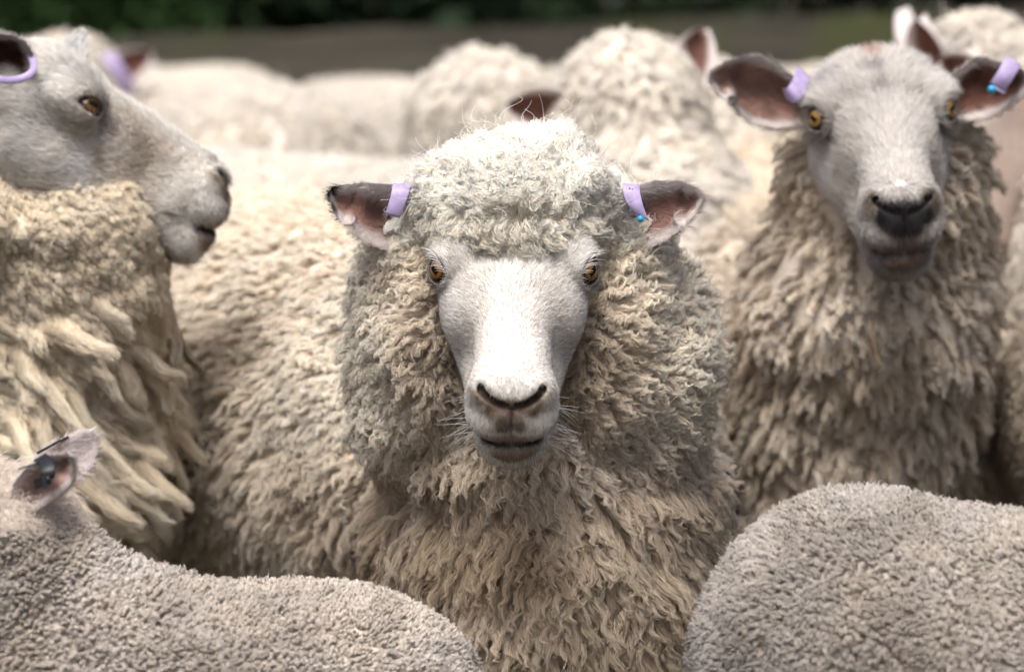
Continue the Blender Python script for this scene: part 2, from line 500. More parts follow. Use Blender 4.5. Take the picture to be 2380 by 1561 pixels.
def gen_locks(at, n, rng, flow, Lf, Rf, S, K, H=.35, wave=(.0015, 3.0), frizz=.0012, rad=.00028, sink=.005,
              tint=None, tip_light=.12, point=.75, dirt_shade=.0, curl=0.0, rag=.25, root_dark=.38, tipw=.18, sub=8, subw=.0008):
    p, nn, col = at('P'), nrm(at('N')), at('C')
    F = flow(p, nn)
    F = F-nn*(F*nn).sum(1, keepdims=True)
    F = nrm(F)
    G = np.cross(nn, F)
    L = Lf(p)*rng.uniform(.7, 1.3, n); R = Rf(p)*rng.uniform(.75, 1.3, n)
    t = np.linspace(0, 1, K)
    # direction jitter per lock
    ja = rng.normal(0, .28, n)[:, None]
    F, G = F*np.cos(ja)+G*np.sin(ja), G*np.cos(ja)-F*np.sin(ja)
    lift = H*rng.uniform(.5, 1.4, n)
    # strand roots in a disc
    a = rng.uniform(0, 2*PI, (n, S)); rr = np.sqrt(rng.random((n, S)))
    ou, ov = rr*np.cos(a), rr*np.sin(a)
    m = sub                                            # finer strands inside each lock
    a2 = rng.uniform(0, 2*PI, (n, m)); r2 = np.sqrt(rng.random((n, m)))*.95
    k = rng.integers(0, m, (n, S)); ar = np.arange(n)[:, None]
    cu, cv = (r2*np.cos(a2))[ar, k], (r2*np.sin(a2))[ar, k]
    sp = rng.uniform(0, 2*PI, (n, m))[ar, k][..., None]; sf = rng.uniform(1.0, 2.6, (n, m))[ar, k][..., None]; sl = rng.uniform(.8, 1.15, (n, m))[ar, k]
    stn = rng.normal(0, .05, (n, m))[ar, k][..., None, None]
    ls = (1-rag*rr**2)*rng.uniform(1-.35*rag, 1+.35*rag, (n, S))              # strand length in lock
    ls = ls*sl
    T = t[None, None, :]*np.ones((n, S, 1))
    s = T*ls[..., None]
    pull = sstep(.05, .55, s)*.60
    ou3, ov3 = ou[..., None]*(1-pull)+cu[..., None]*pull, ov[..., None]*(1-pull)+cv[..., None]*pull
    hgt = lift[:, None, None]*L[:, None, None]*(1-(1-np.minimum(s, 1.2))**2)*(1-.35*s)
    prof = tipw+(1-tipw)*(1-s)**point*(1+.5*np.sin(PI*np.clip(s, 0, 1)))                          # width of the lock along it
    ph = rng.uniform(0, 2*PI, n)[:, None, None]; fw = wave[1]*rng.uniform(.7, 1.35, n)[:, None, None]
    aw = wave[0]*rng.uniform(.5, 1.6, n)[:, None, None]
    wv = aw*np.sin(2*PI*fw*s+ph)*s**.6
    wn_ = aw*.7*np.cos(2*PI*fw*s+ph)*s**.6
    ph2 = rng.uniform(0, 2*PI, (n, S, 1)); f2 = rng.uniform(1.2, 3.6, (n, S, 1))
    am = frizz*rng.gamma(1.6, .6, (n, S, 1))
    fz = am*np.sin(2*PI*f2*s+ph2)*s; fz2 = am*np.cos(2*PI*f2*1.13*s+ph2*1.7)*s
    x = L[:, None, None]*s*(1-.25*lift[:, None, None]) + ou3*R[:, None, None]*(prof*.6+.4*(1-s))
    y = ov3*R[:, None, None]*prof+wv+fz+subw*np.sin(2*PI*sf*s+sp)*s
    # a lock is a round staple: strands in its middle lie higher
    fz2 = fz2+subw*np.cos(2*PI*sf*s+sp)*s
    dome = (1-ov3**2)*R[:, None, None]*.75*np.sin(PI*np.clip(s*.85+.08, 0, 1))
    z = hgt+wn_+fz2+dome-sink*(1-T)**2
    if curl:
        ca = curl*s**2*PI*rng.uniform(.3, 1.3, n)[:, None, None]
        z = z+L[:, None, None]*.25*np.sin(ca)*s; x = x-L[:, None, None]*.22*(1-np.cos(ca))
    pts = p[:, None, None]+F[:, None, None]*x[..., None]+G[:, None, None]*y[..., None]+nn[:, None, None]*z[..., None]
    radi = rad*(1.05-.7*T**1.5)*rng.uniform(.75, 1.3, (n, S, 1))
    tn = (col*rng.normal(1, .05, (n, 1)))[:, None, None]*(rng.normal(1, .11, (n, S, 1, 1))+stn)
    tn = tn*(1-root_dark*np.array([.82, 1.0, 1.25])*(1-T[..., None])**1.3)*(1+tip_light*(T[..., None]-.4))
    tn = np.clip(tn+np.array([-.012, 0, .02])*tip_light*4*(T[..., None]-.5), .005, .93)
    gn = nrm(nn[:, None]*1.0+F[:, None]*(ou*.25)[..., None]+G[:, None]*(ov*.75)[..., None])
    return pts.reshape(-1, K, 3), radi.reshape(-1, K), tn.reshape(-1, K, 3), gn.reshape(-1, 3)

def gen_fur(at, n, rng, flow, L, lift, rad, K=4, wob=.15, jit=.35, light=.0, sdev=.07):
    p, nn, col = at('P'), nrm(at('N')), at('C')
    F = flow(p, nn); F = F-nn*(F*nn).sum(1, keepdims=True); F = nrm(F)
    G = np.cross(nn, F); ja = rng.normal(0, jit, n)[:, None]
    F = F*np.cos(ja)+G*np.sin(ja)
    l = (L(p) if callable(L) else L)*rng.uniform(.6, 1.3, n)
    t = np.linspace(0, 1, K)[None, :]
    z = l[:, None]*lift*rng.uniform(.5, 1.4, n)[:, None]*(1-(1-t)**2)-.0008*(1-t)
    x = l[:, None]*t
    y = l[:, None]*wob*rng.normal(0, 1, n)[:, None]*t**2
    pts = p[:, None]+F[:, None]*x[..., None]+nn[:, None]*z[..., None]+G[:, None]*y[..., None]
    radi = rad*(1-.75*t)*np.ones((n, 1))
    tn = np.clip(col*rng.normal(1+light, sdev, (n, 1)), .004, .93)[:, None]*np.ones((1, K, 1))
    return pts, radi, tn, nn

class Surf:
    """sheep surface with per-vertex colour and wool mask; ready to be sampled"""
    def __init__(s, V, q, mask, col):
        s.V, s.q, s.mask, s.col = V, orient(V, q), mask, col
        s.N = vnormals(s.V, s.q)
    def join(s, V, q, col, mask=0.0):
        n = len(s.V)
        s.V = np.concatenate([s.V, V]); s.q = np.concatenate([s.q, q+n])
        s.col = np.concatenate([s.col, col]); s.mask = np.concatenate([s.mask, np.full(len(V), mask)])
        s.N = np.concatenate([s.N, vnormals(V, q)])
    def pick(s, weight, n, rng, margin=120):
        w = weight*view_weight(s.V, s.N, margin=margin)
        at, tot = sampler(s.V, s.q, s.N, w, n, rng)
        d = {'P': at(s.V), 'N': at(s.N), 'C': at(s.col)}
        return lambda k: d[k]
    def displace(s, amp, w=None):
        s.V = s.V+s.N*(amp*(s.mask if w is None else w))[:, None]
        s.N = vnormals(s.V, s.q)

def wool_tint(p, base, seed, var=.10):
    n1 = noise3(p, 9, seed)[:, None]; n2 = noise3(p, 34, seed+1)[:, None]
    c = np.asarray(base)[None]*(1+var*n1+var*.5*n2)
    return c*(1+np.array([.02, 0, -.035])*n2+np.array([.015, 0, -.03])*n1)

def strap(name, pts, widths, thick, mat, parent, nrmls):
    """a bent plastic strip: centre line pts, half-width vectors, thickness along nrmls"""
    pts = np.array(pts); W = np.array(widths); Nn = np.array(nrmls)
    if len(pts) > 4:                                     # smooth the bend
        x = np.arange(len(pts)); t = np.linspace(0, len(pts)-1, (len(pts)-1)*4+1)
        sm = lambda A: np.stack([np.interp(t, x, A[:, i]) for i in range(3)], 1)
        pts, W, Nn = sm(pts), sm(W), sm(Nn)
        for _ in range(5):
            for A in (pts, W, Nn): A[1:-1] = .25*A[:-2]+.5*A[1:-1]+.25*A[2:]
        Nn = nrm(Nn)
    n = len(pts)
    rows = []
    for i in range(n):
        w, m = W[i], Nn[i]*thick/2
        rows.append([pts[i]-w*.93-m, pts[i]+w*.93-m, pts[i]+w-m*.5, pts[i]+w+m*.5, pts[i]+w*.93+m, pts[i]-w*.93+m, pts[i]-w+m*.5, pts[i]-w-m*.5])
    V = np.array(rows).reshape(-1, 3)
    k = 8; q = []
    for i in range(n-1):
        for j in range(k):
            q.append((i*k+j, i*k+(j+1) % k, (i+1)*k+(j+1) % k, (i+1)*k+j))
    for b in (0, (n-1)*k):
        q.append((b, b+1, b+4, b+5)); q.append((b+1, b+2, b+3, b+4)); q.append((b+5, b+6, b+7, b))
    return mesh_obj(name, V, np.array(q), mat, parent, smooth=len(pts) > 6)

def ball(name, c, r, mat, parent, colfn=None, nu=48, nv=32, ax=None):
    u = np.linspace(0, 2*PI, nu, endpoint=False); v = np.linspace(0, PI, nv)
    ax = np.eye(3) if ax is None else ax
    L = np.stack([np.outer(np.cos(v), np.ones(nu)), np.outer(np.sin(v), np.cos(u)), np.outer(np.sin(v), np.sin(u))], -1).reshape(-1, 3)
    V = np.asarray(c)+(L*np.asarray(r))@ax
    idx = np.arange(nu*nv).reshape(nv, nu)
    q = np.stack([idx[:-1], np.roll(idx, -1, 1)[:-1], np.roll(idx, -1, 1)[1:], idx[1:]], -1).reshape(-1, 4)
    q = q[:, ::-1] if np.linalg.det(ax) > 0 else q
    return mesh_obj(name, V, q, mat, parent, colfn(L) if colfn else None)

def eye_cols(L):
    # L local unit: x axis = optical axis, y = along slit, z = up; horizontal bar pupil, amber iris, brown ring
    r = np.sqrt(L[:, 1]**2+L[:, 2]**2)+(L[:, 0] < 0)*2
    am = np.array(IRIS); ring = np.array([.02, .008, .004]); scl = np.array([.05, .025, .018])
    streak = .75+.25*np.sin(np.arctan2(L[:, 2], L[:, 1])*23)*np.clip(r*2, 0, 1)
    c = am[None]*streak[:, None]
    e = sstep(.52, .68, r)[:, None]
    c = c*(1-e)+ring*e
    e = sstep(.74, .82, r)[:, None]
    c = c*(1-e)+scl*e
    pu = (np.abs(L[:, 1]) < .40) & (np.abs(L[:, 2]) < .19) & (L[:, 0] > 0)
    c[pu] = (.003, .003, .004)
    return c

def add_eyes(head, root, sides=(1, -1)):
    for s in sides:
        e, l, m = eye_frame(s)
        ax = np.stack([e@head.R, l@head.R, m@head.R])
        c = head.wor(np.array([s*EYE_C[0], EYE_C[1], EYE_C[2]]))
        ball('eye', c, [EYE_R*head.k]*3, M_EYE, root, eye_cols, 96, 72, ax)

SKIN_W = np.array([.80, .77, .73])
def face_paint(V, head, col, seed, opt):
    """pigment of the bare face: dark nose, lips, lids, tan and grey patches"""
    l = head.loc(V); X = np.abs(l[:, 0]); y, z = l[:, 1], l[:, 2]
    near = (np.abs(l) < .21).all(1)
    c = np.broadcast_to(opt.get('base', SKIN_W), (len(V), 3)).copy()
    nz = noise3(V, 60, seed); nz2 = noise3(V, 190, seed+3); nz3 = noise3(V, 24, seed+5)
    def mixc(w, colr):
        nonlocal c
        w = np.clip(w, 0, 1)[:, None]; c = c*(1-w)+np.array(colr)*w
    tan = opt.get('tan', .5)
    mixc(tan*sstep(.018, .045, X+.008*nz)*sstep(-.02, .03, y)*(1-sstep(.10, .13, y))*(.5+.5*nz3), (.50, .38, .25))
    mixc(opt.get('grey', 0)*sstep(-.1, .8, nz3+.35*nz2), (.26, .24, .26))
    # pale lower lid zone
    mixc(.85*np.exp(-((X-.058)/.016)**2-((y-.030)/.022)**2), (.90, .88, .87))
    mixc(.6*np.exp(-((X-.052)/.014)**2-((y+.030)/.020)**2), (.80, .78, .77))
    # tear line
    td = path_dist(X, y, z, [(.053, .012, .004), (.046, .028, .004), (.041, .040, .002)])
    mixc(opt.get('tear', .5)*(1-sstep(.0015, .0055, td)), (.13, .11, .13))
    am = alm_of(l)
    mixc(.35*sstep(.10, .14, y)*(1-sstep(-.085, -.068, z)), (.30, .24, .17))
    mixc(.92*(1-sstep(1.12, 1.50, am+.10*nz2)), (.045, .032, .028))
    pn = path_dist(X, y, z, NOS)
    mixc(.75*(1-sstep(.006, .018, pn+.004*nz2))*(z < .012), (.33, .25, .18))
    mixc(.75*(1-sstep(.004, .0105+opt.get('nose', 0), pn+.003*nz2)), (.10, .075, .055))
    mixc(1-sstep(.003, .0062+opt.get('nose', 0), pn+.0012*nz2), (.022, .016, .014))
    fr = sstep(.137, .150, y)
    mixc(fr*(1-sstep(.7, 1.25, np.sqrt((X/.010)**2+((z-.0035)/.0045)**2)+.2*nz2)), (.045, .035, .032))
    mixc(.8*fr*(1-sstep(.5, 1.1, np.sqrt((X/.008)**2+((z+.0015)/.0032)**2)+.25*nz2)), (.45, .27, .27))
    mixc(.95*fr*(1-sstep(.5, 1.3, np.sqrt(((X-.0065)/.0080)**2+((z+.0120)/.0075)**2)+.35*nz)), (.05, .045, .045))
    mixc(.7*fr*(1-sstep(.4, 1.2, np.sqrt(((X-.0185)/.009)**2+((z+.001)/.007)**2)+.45*nz2+.2*nz)), (.14, .10, .07))
    mixc(.85*fr*(1-sstep(.0008, .0022, path_dist(X, y, z, [(0, .156, .002), (0, .1645, -.036)]))), (.05, .035, .03))
    mixc(.45*fr*(1-sstep(.5, 1.2, np.sqrt((X/.024)**2+((z+.012)/.014)**2)+.3*nz)), (.33, .26, .19))
    if opt.get('nosepad', 0):
        mixc(opt['nosepad']*fr*(1-sstep(.85, 1.15, np.sqrt((X/.027)**2+((z-.001)/.017)**2)+.12*nz2)), (.03, .03, .034))
    mixc(.8*sstep(.127, .147, y)*(1-sstep(.6, 1.3, np.sqrt((X/.026)**2+((z+.029)/.009)**2)+.25*nz)), (.36, .25, .21))
    mixc(.85*sstep(.122, .142, y)*(1-sstep(.6, 1.2, np.sqrt((X/.023)**2+((z+.050)/.010)**2)+.25*nz)), (.30, .21, .165))
    pm = path_dist(X, y, z, MOU)
    mixc(1-sstep(.0024+MOUTH_R-.0024, .0056+MOUTH_R-.0024, pm), (.02, .014, .012))
    for (px, py, pz, r, cc, w) in opt.get('spots', []):
        d = np.sqrt((l[:, 0]-px)**2+(y-py)**2+(z-pz)**2)
        mixc(w*(1-sstep(.4, 1.1, d/r+.35*nz+.2*nz2)), cc)
    out = col.copy(); out[near] = c[near]
    return out

def face_flow(head):
    def fl(p, n):
        l = head.loc(p)
        x, y = l[:, 0], l[:, 1]
        k = sstep(.115, .150, y)[:, None]
        up = nrm(np.stack([x*16, -np.ones_like(x)*.8, np.zeros_like(x)], 1)); dn = nrm(np.stack([x*10, .7*np.ones_like(x), -.5*np.ones_like(x)], 1))
        ear = up*(1-k)+dn*k
        return ear@head.R
    return fl

def legs(spots, ztop, r=.035, hoof=.03):
    out = []
    for (x, y) in spots:
        out.append(cone((x, y, ztop), (x, y, .22), r*1.7, r))
        out.append(cone((x, y, .22), (x+.005, y-.01, .04), r*.8, r*.75))
        out.append(ell((x, y-.02, .03), (.032, .045, .03)))
    return out
exec_parts = []
QUAL = 1.0
down = np.array([0, 0, -1.0])
def fur_on(root, S, head, rng, n_face, n_ear_w=None, L=.0055, rad=.00022, name='face_hair', lift=.45, light=0.0):
    """short hair over the bare parts of a head"""
    w = (1-S.mask)
    if head is not None:
        l = head.loc(S.V)
        w = w*((l[:, 1] > -.16) & (np.abs(l) < .3).all(1))
        w = w*np.where(alm_of(l) < 1.3, 0, 1)*np.where((path_dist(np.abs(l[:, 0]), l[:, 1], l[:, 2], NOS) < .0068) | (path_dist(np.abs(l[:, 0]), l[:, 1], l[:, 2], MOU) < .0026), 0, 1)
        w = w*np.where(S.is_ear > 0, 0, 1)
        fl = face_flow(head)
    else:
        fl = lambda p, n: np.tile(down, (len(p), 1))
    at = S.pick(w, n_face, rng)
    def LL(p):
        if head is None: return np.full(len(p), L)
        l = head.loc(p)
        return L*(.55+.75*(1-sstep(.0, .13, l[:, 1])))
    a = gen_fur(at, n_face, rng, fl, LL, lift, rad, light=light, sdev=.17)
    return a
def cat(parts):
    Ks = max(a[0].shape[1] for a in parts)
    out = []
    for a in parts:
        K = a[0].shape[1]
        if K != Ks:
            t = np.linspace(0, K-1, Ks); i = np.minimum(t.astype(int), K-2); f = t-i
            a = [x[:, i]*(1-f).reshape((1, -1)+(1,)*(x.ndim-2))+x[:, i+1]*f.reshape((1, -1)+(1,)*(x.ndim-2)) for x in a[:3]]
        out.append(a)
    return [np.concatenate([o[k] for o in out]) for k in range(3)]+[np.concatenate([a[3] for a in parts])]
def ear_fur(S, rng, n, L=.006, rad=.00022, light=.05, out_dir=None):
    at = S.pick(S.is_ear, n, rng)
    c0 = S.V[S.is_ear > 0].mean(0)
    ed = out_dir
    fl = lambda p, nn: np.tile(ed, (len(p), 1))+.3*nrm(p-c0)
    return gen_fur(at, n, rng, fl, L, .5, rad, light=light)

def join_ear(S, ear):
    V, q, col = ear
    n0 = len(S.V)
    if not hasattr(S, 'is_ear'): S.is_ear = np.zeros(n0)
    S.join(V, q, col)
    S.is_ear = np.concatenate([S.is_ear, np.ones(len(V))])
def ear_only(S, sel):
    """view of S with only ears in [sel]"""
    return S

INNER = np.array([.46, .28, .24]); OUTER = np.array([.78, .72, .70])

def wisps(root, S, w, n, rng, L):
    """stray curly fibres standing off the fleece"""
    at = S.pick(w, n, rng)
    p, nn = at('P'), nrm(at('N')); K = 20
    d = nrm(nn+rng.normal(0, .5, (n, 3))+np.array([0, 0, .3])); a = nrm(np.cross(d, rng.normal(size=(n, 3)))); b = np.cross(d, a)
    t = np.linspace(0, 1, K)[None, :, None]; l = (L*rng.gamma(4, .25, n))[:, None, None]
    f = rng.uniform(.5, 1.7, (n, 1, 1))*2*PI; ph = rng.uniform(0, 6, (n, 1, 1)); am = l*rng.uniform(.05, .2, (n, 1, 1))
    pts = p[:, None]+d[:, None]*l*t+a[:, None]*am*(np.sin(f*t+ph)-np.sin(ph))*t**.5+b[:, None]*am*(np.cos(f*1.1*t+ph)-np.cos(ph))*t**.5
    curves_obj('stray_wool', pts, (.00020-.0001*t[..., 0])*np.ones((n, 1)), np.clip(at('C')[:, None]*1.12, 0, .9)*np.ones((1, K, 1)), M_WOOL, root, nrm(nn+np.array([0, 0, .4])))
def top_w(S):
    px, py = px_of(S.V), py_of(S.V)
    return (1-sstep(450, 560, py))*(np.abs(px-1192) < 300)
def fz_pad(S, fz):
    return np.concatenate([fz, np.zeros(len(S.V)-len(fz))]) if len(fz) < len(S.V) else fz
# ================================================================== the sheep in the middle, facing the camera
def centre_sheep():
    rng = np.random.default_rng(11)
    th = math.radians(41)
    H = Head(P(1194, 640, 3.0), D(-.012, -math.cos(th), -math.sin(th)), D(0, math.sin(th), -math.cos(th)), 1.0)
    wool = [ell(P(950, 605, 3.115), (.034, .05, .040)), ell(P(1445, 605, 3.115), (.036, .05, .042)), ell(P(1194, 478, 3.055), (.078, .058, .043)), ell(P(1205, 424, 3.09), (.054, .05, .034)), ell(P(1194, 548, 3.020), (.040, .034, .022)), ell(P(1194, 496, 3.037), (.062, .05, .033)), ell(P(1008, 800, 3.085), (.040, .05, .085)), ell(P(1392, 810, 3.085), (.040, .05, .085)), ell(P(1200, 1060, 3.11), (.080, .05, .045)),
            ell(P(1000, 528, 3.10), (.030, .04, .026)), ell(P(1390, 528, 3.10), (.030, .04, .026)),
            ell(P(925, 850, 3.15), (.036, .07, .100)), ell(P(1480, 860, 3.15), (.066, .08, .110)),
            ell(P(1200, 575, 3.17), (.105, .07, .08)),
            cone(P(1215, 760, 3.20), P(1275, 1120, 3.25), .105, .155),
            ell(P(1290, 1330, 3.22), (.140, .15, .20)),
            ell(P(1290, 1600, 3.30), (.150, .17, .15)),
            cone(P(1110, 1030, 3.52), P(560, 990, 3.98), .245, .265)]
    leg = legs([tuple(P(1050, 1500, 3.35)[:2]), tuple(P(1420, 1500, 3.38)[:2]), tuple(P(430, 1500, 3.95)[:2]), tuple(P(760, 1500, 4.1)[:2])], .5)
    V, q, mask = make_solid(H, wool, leg, .0016, .011, kw=.035, khead=.004)
    S = Surf(V, q, mask, wool_tint(V, (.88, .785, .665), 1, .05))
    l = H.loc(S.V)
    # wool reaches over the forehead and up to the eyes' outer corners
    S.displace(.006*noise3(S.V, 22, 4)+.004*noise3(S.V, 45, 7))
    skincol = face_paint(S.V, H, np.broadcast_to((.5, .45, .38), S.V.shape), 2, dict(tan=.38, tear=.7, base=np.array([.86, .835, .80])))
    S.col = S.col*S.mask[:, None]+skincol*(1-S.mask[:, None])
    S.is_ear = np.zeros(len(S.V))
    e1 = ear_surf([(965, 440), (913, 428), (852, 424), (806, 428), (775, 434), (763, 446)],
                  [(960, 592), (906, 584), (871, 573), (838, 557), (816, 541), (823, 519), (803, 521), (785, 508), (772, 481), (763, 455)],
                  [3.065, 3.05, 3.04, 3.045, 3.05], .020, .0035, INNER, OUTER)
    c = e1[2]; d = np.linalg.norm(e1[0]-P(775, 443, 3.05), axis=1); w = (1-sstep(.0065, .0115, d+.003*noise3(e1[0], 200, 2)))[:, None]
    c[:] = c*(1-w)+np.array([.02, .02, .02])*w
    d = np.linalg.norm(e1[0]-P(782, 490, 3.05), axis=1); w = .7*(1-sstep(.003, .008, d))[:, None]; c[:] = c*(1-w)+np.array([.05, .05, .05])*w
    e2 = ear_surf([(1430, 446), (1490, 428), (1520, 418), (1577, 420), (1615, 432), (1638, 451), (1637, 462)],
                  [(1440, 585), (1480, 580), (1509, 577), (1551, 558), (1577, 537), (1566, 512), (1578, 524), (1589, 525), (1615, 500), (1631, 476)],
                  [3.065, 3.05, 3.04, 3.045, 3.05], .020, .0035, INNER, OUTER)
    join_ear(S, e1); n1 = len(e1[0]); join_ear(S, e2)
    root = thing('sheep', tuple(P(1150, 1500, 3.5)[:2])+(0,), 'woolly white sheep facing the camera in the middle, fluffy topknot over both eyes', 'sheep', 'sheep crowded in the yard')
    body_obj(S, root)
    add_eyes(H, root)
    # ---- wool in locks
    hc = H.wor((0, .03, -.02)); back = nrm(np.array([P(560, 990, 3.98)-P(1110, 1030, 3.52)]))[0]
    def zone(p):
        r = p-CAMP; dep = r@BF
        px = 1190+FPX*(r@BX)/dep; py = 780.5-FPX*(r@BU)/dep
        flank = sstep(3.30, 3.42, dep)
        top = (1-sstep(520, 610, py))*(1-flank)*(1-sstep(215, 300, np.abs(px-1192)))
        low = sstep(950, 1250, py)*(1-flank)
        return flank, top, low, px, py
    def flow(p, n):
        fl, top, low, px, py = zone(p)
        rad_ = nrm((p-hc)*np.array([1, .4, 1.0]))
        ruff = nrm(rad_*.9+down*.35+np.array([0, .5, 0]))
        tk = nrm(nrm(p-P(1195, 560, 3.06))*np.array([1, 1, 1.0])+np.array([0, 0, .25])+BF*.4)
        front = nrm(down+.35*nrm(p-P(1195, 420, 3.1)))
        w = sstep(470, 560, py)[:, None]
        tk = tk*(1-w)+front*w
        side = nrm(down*1.0+back*.8)
        f = ruff*(1-low[:, None])+(down+.18*rad_)*low[:, None]
        f = f*(1-top[:, None])+tk*top[:, None]
        f = f*(1-fl[:, None])+side*fl[:, None]
        return f+.22*np.stack([noise3(p, 14, 31), noise3(p, 14, 32), noise3(p, 14, 33)], 1)
    tint_of = lambda p: None
    parts = []
    # colour along zones: topknot whitened to look more brightly lit, chest creamier with dirt and painted shade, moss stain on the right cheek
    fl, top, low, px, py = zone(S.V)
    col = S.col.copy()
    wm = S.mask[:, None]
    bright = np.array([.97, .90, .79])
    col = col*(1-wm*.95*top[:, None])+bright*wm*.95*top[:, None]
    outer = (sstep(215, 330, np.abs(px-1192-40*sstep(600, 900, py)))*(1-sstep(1000, 1250, py))*(1-fl)*(1-top)*.65)[:, None]*wm
    col = col*(1-outer)+np.array([.95, .86, .74])*outer
    dirt_shade = (sstep(.0, .6, noise3(S.V, 16, 77))*.40*low+.48*low)[:, None]*wm  # patchy soiling plus even shade painted in towards the lower chest
    col = col*(1-dirt_shade)+np.array([.42, .33, .23])*dirt_shade
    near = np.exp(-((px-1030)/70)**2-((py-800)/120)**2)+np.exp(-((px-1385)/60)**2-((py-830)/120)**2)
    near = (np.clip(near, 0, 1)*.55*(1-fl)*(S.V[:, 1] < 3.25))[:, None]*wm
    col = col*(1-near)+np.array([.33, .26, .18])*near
    fringe = (sstep(460, 575, py)*(py < 640)*(1-sstep(170, 260, np.abs(px-1192)))*(1-fl)*.50)[:, None]*wm
    col = col*(1-fringe)+np.array([.74, .64, .50])*fringe
    moss = (np.exp(-((px-1610)/25)**2-((py-930)/45)**2)*.45*(1-fl))[:, None]*wm
    col = col*(1-moss)+np.array([.42, .42, .18])*moss
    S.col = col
    fz = 1-fl
    nL = int(7500*QUAL)
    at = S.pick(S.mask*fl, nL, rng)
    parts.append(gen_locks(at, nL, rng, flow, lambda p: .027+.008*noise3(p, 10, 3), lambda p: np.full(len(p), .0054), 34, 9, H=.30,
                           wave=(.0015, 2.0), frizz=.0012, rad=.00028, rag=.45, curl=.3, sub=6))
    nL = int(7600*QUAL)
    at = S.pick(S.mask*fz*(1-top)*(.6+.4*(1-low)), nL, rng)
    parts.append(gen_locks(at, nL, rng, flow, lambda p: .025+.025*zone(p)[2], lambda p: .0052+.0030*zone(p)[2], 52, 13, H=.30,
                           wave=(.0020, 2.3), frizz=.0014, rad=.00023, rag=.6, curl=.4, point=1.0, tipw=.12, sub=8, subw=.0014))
    nL = int(2300*QUAL)
    at = S.pick(S.mask*fz*top, nL, rng)
    parts.append(gen_locks(at, nL, rng, flow, lambda p: .023+.008*noise3(p, 30, 3), lambda p: np.full(len(p), .0066), 46, 12, H=.36,
                           wave=(.0024, 2.2), frizz=.0019, rad=.00027, rag=.6, tipw=.4, curl=.35, root_dark=.0, sub=7, subw=.0014))
    for a in parts:
        curves_obj('fleece', a[0], a[1], a[2], M_WOOL, root, a[3])
    wisps(root, S, S.mask*top_w(S)*(S.V[:, 1] < 3.2), 1100, rng, .020)
    wisps(root, S, S.mask*(1-top_w(S))*fz_pad(S, fz), 1500, rng, .015)
    # ---- face and ear hair
    fr = fur_on(root, S, H, rng, int(70000*QUAL), rad=.00016)
    curves_obj('face_hair', *fr[:3], M_HAIR, root, fr[3])
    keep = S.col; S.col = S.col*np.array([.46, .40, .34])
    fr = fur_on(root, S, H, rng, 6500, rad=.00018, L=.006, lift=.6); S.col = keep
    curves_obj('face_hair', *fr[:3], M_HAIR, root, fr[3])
    mid = .5*(px_of(S.V) < 1190)
    se = S.is_ear.copy(); ps = px_of(S.V)
    S.is_ear = se*(ps < 1190); a = ear_fur(S, rng, 9000, .007, .00016, out_dir=D(-1, -.15, -.1))
    S.is_ear = se*(ps > 1190); b = ear_fur(S, rng, 9000, .007, .00016, out_dir=D(1, -.15, -.1))
    a = cat([a, b]); curves_obj('ear_hair', *a[:3], M_HAIR, root, a[3])
    # lashes and whiskers
    L = []
    for s in (1, -1):
        e, l, m = eye_frame(s)
        for k in range(30):
            t = -1+2*k/29+rng.normal(0, .03)
            p0 = np.array([s*EYE_C[0], EYE_C[1], EYE_C[2]])+e*.0155*math.cos(t*.75)+l*(-.0125*t)*1.0+m*(.0118-.004*t*t)
            dr = nrm(e*.75+m*.22-l*(.45+.25*t)+rng.normal(0, .12, 3)); ln = rng.uniform(.008, .014)
            tt = np.linspace(0, 1, 6)[:, None]
            L.append(H.wor(p0+dr*ln*tt-m*ln*.35*tt**2))
    for k in range(60):
        s = rng.choice((1, -1)); zz = rng.uniform(-.06, -.02); p0 = np.array([s*.031, rng.uniform(.11, .15), zz])
        dr = nrm(np.array([s*1.0, rng.uniform(-.2, .5), rng.uniform(-.9, .2)])); ln = rng.uniform(.015, .035); tt = np.linspace(0, 1, 6)[:, None]
        L.append(H.wor(p0+dr*ln*tt+np.array([0, 0, -1])*ln*.25*tt**2))
    L = np.array(L)
    curves_obj('eyelashes', L, np.linspace(.00022, .00006, 6)[None]*np.ones((len(L), 1)), np.full(L.shape, .75), M_HAIR, root)
    # ---- tags
    def W(x, y, k=.000378): return BX*x*k-BU*y*k
    strap('ear_tag', [P(918, 502, 3.062), P(928, 465, 3.066), P(933, 434, 3.056), P(934, 427, 3.044), P(933, 434, 3.034), P(929, 452, 3.030), P(921, 478, 3.029), P(912, 502, 3.032)],
          [W(17, 3)]*3+[W(21, 1)]*2+[W(20, 2), W(18, 4), W(17, 5)], .0016, M_TAG, root, [BF, BF, BF, BU, -BF, -BF, -BF, -BF])
    strap('ear_tag', [P(1478, 502, 3.062), P(1470, 465, 3.066), P(1467, 434, 3.056), P(1467, 427, 3.044), P(1467, 434, 3.034), P(1469, 455, 3.030), P(1478, 482, 3.028), P(1494, 506, 3.030)],
          [W(17, 3)]*3+[W(20, 1)]*2+[W(20, 0), W(19, 4), W(15, 8)], .0016, M_TAG, root, [BF, BF, BF, BU, -BF, -BF, -BF, -BF])
    ball('tag_button', P(1489, 509, 3.028), [.0030, .0030, .0030], M_STUD, root, nu=16, nv=10)
    for x, y in ((1456, 441), (1463, 438), (1470, 441), (1463, 446)):
        ball('tag_print', P(x, y, 3.0325), [.0009, .0003, .0009], M_PRINT, root, nu=10, nv=8)
    return root, S, H
def px_of(v):
    r = v-CAMP
    return 1190+FPX*(r@BX)/(r@BF)
def py_of(v):
    r = v-CAMP
    return 780.5-FPX*(r@BU)/(r@BF)
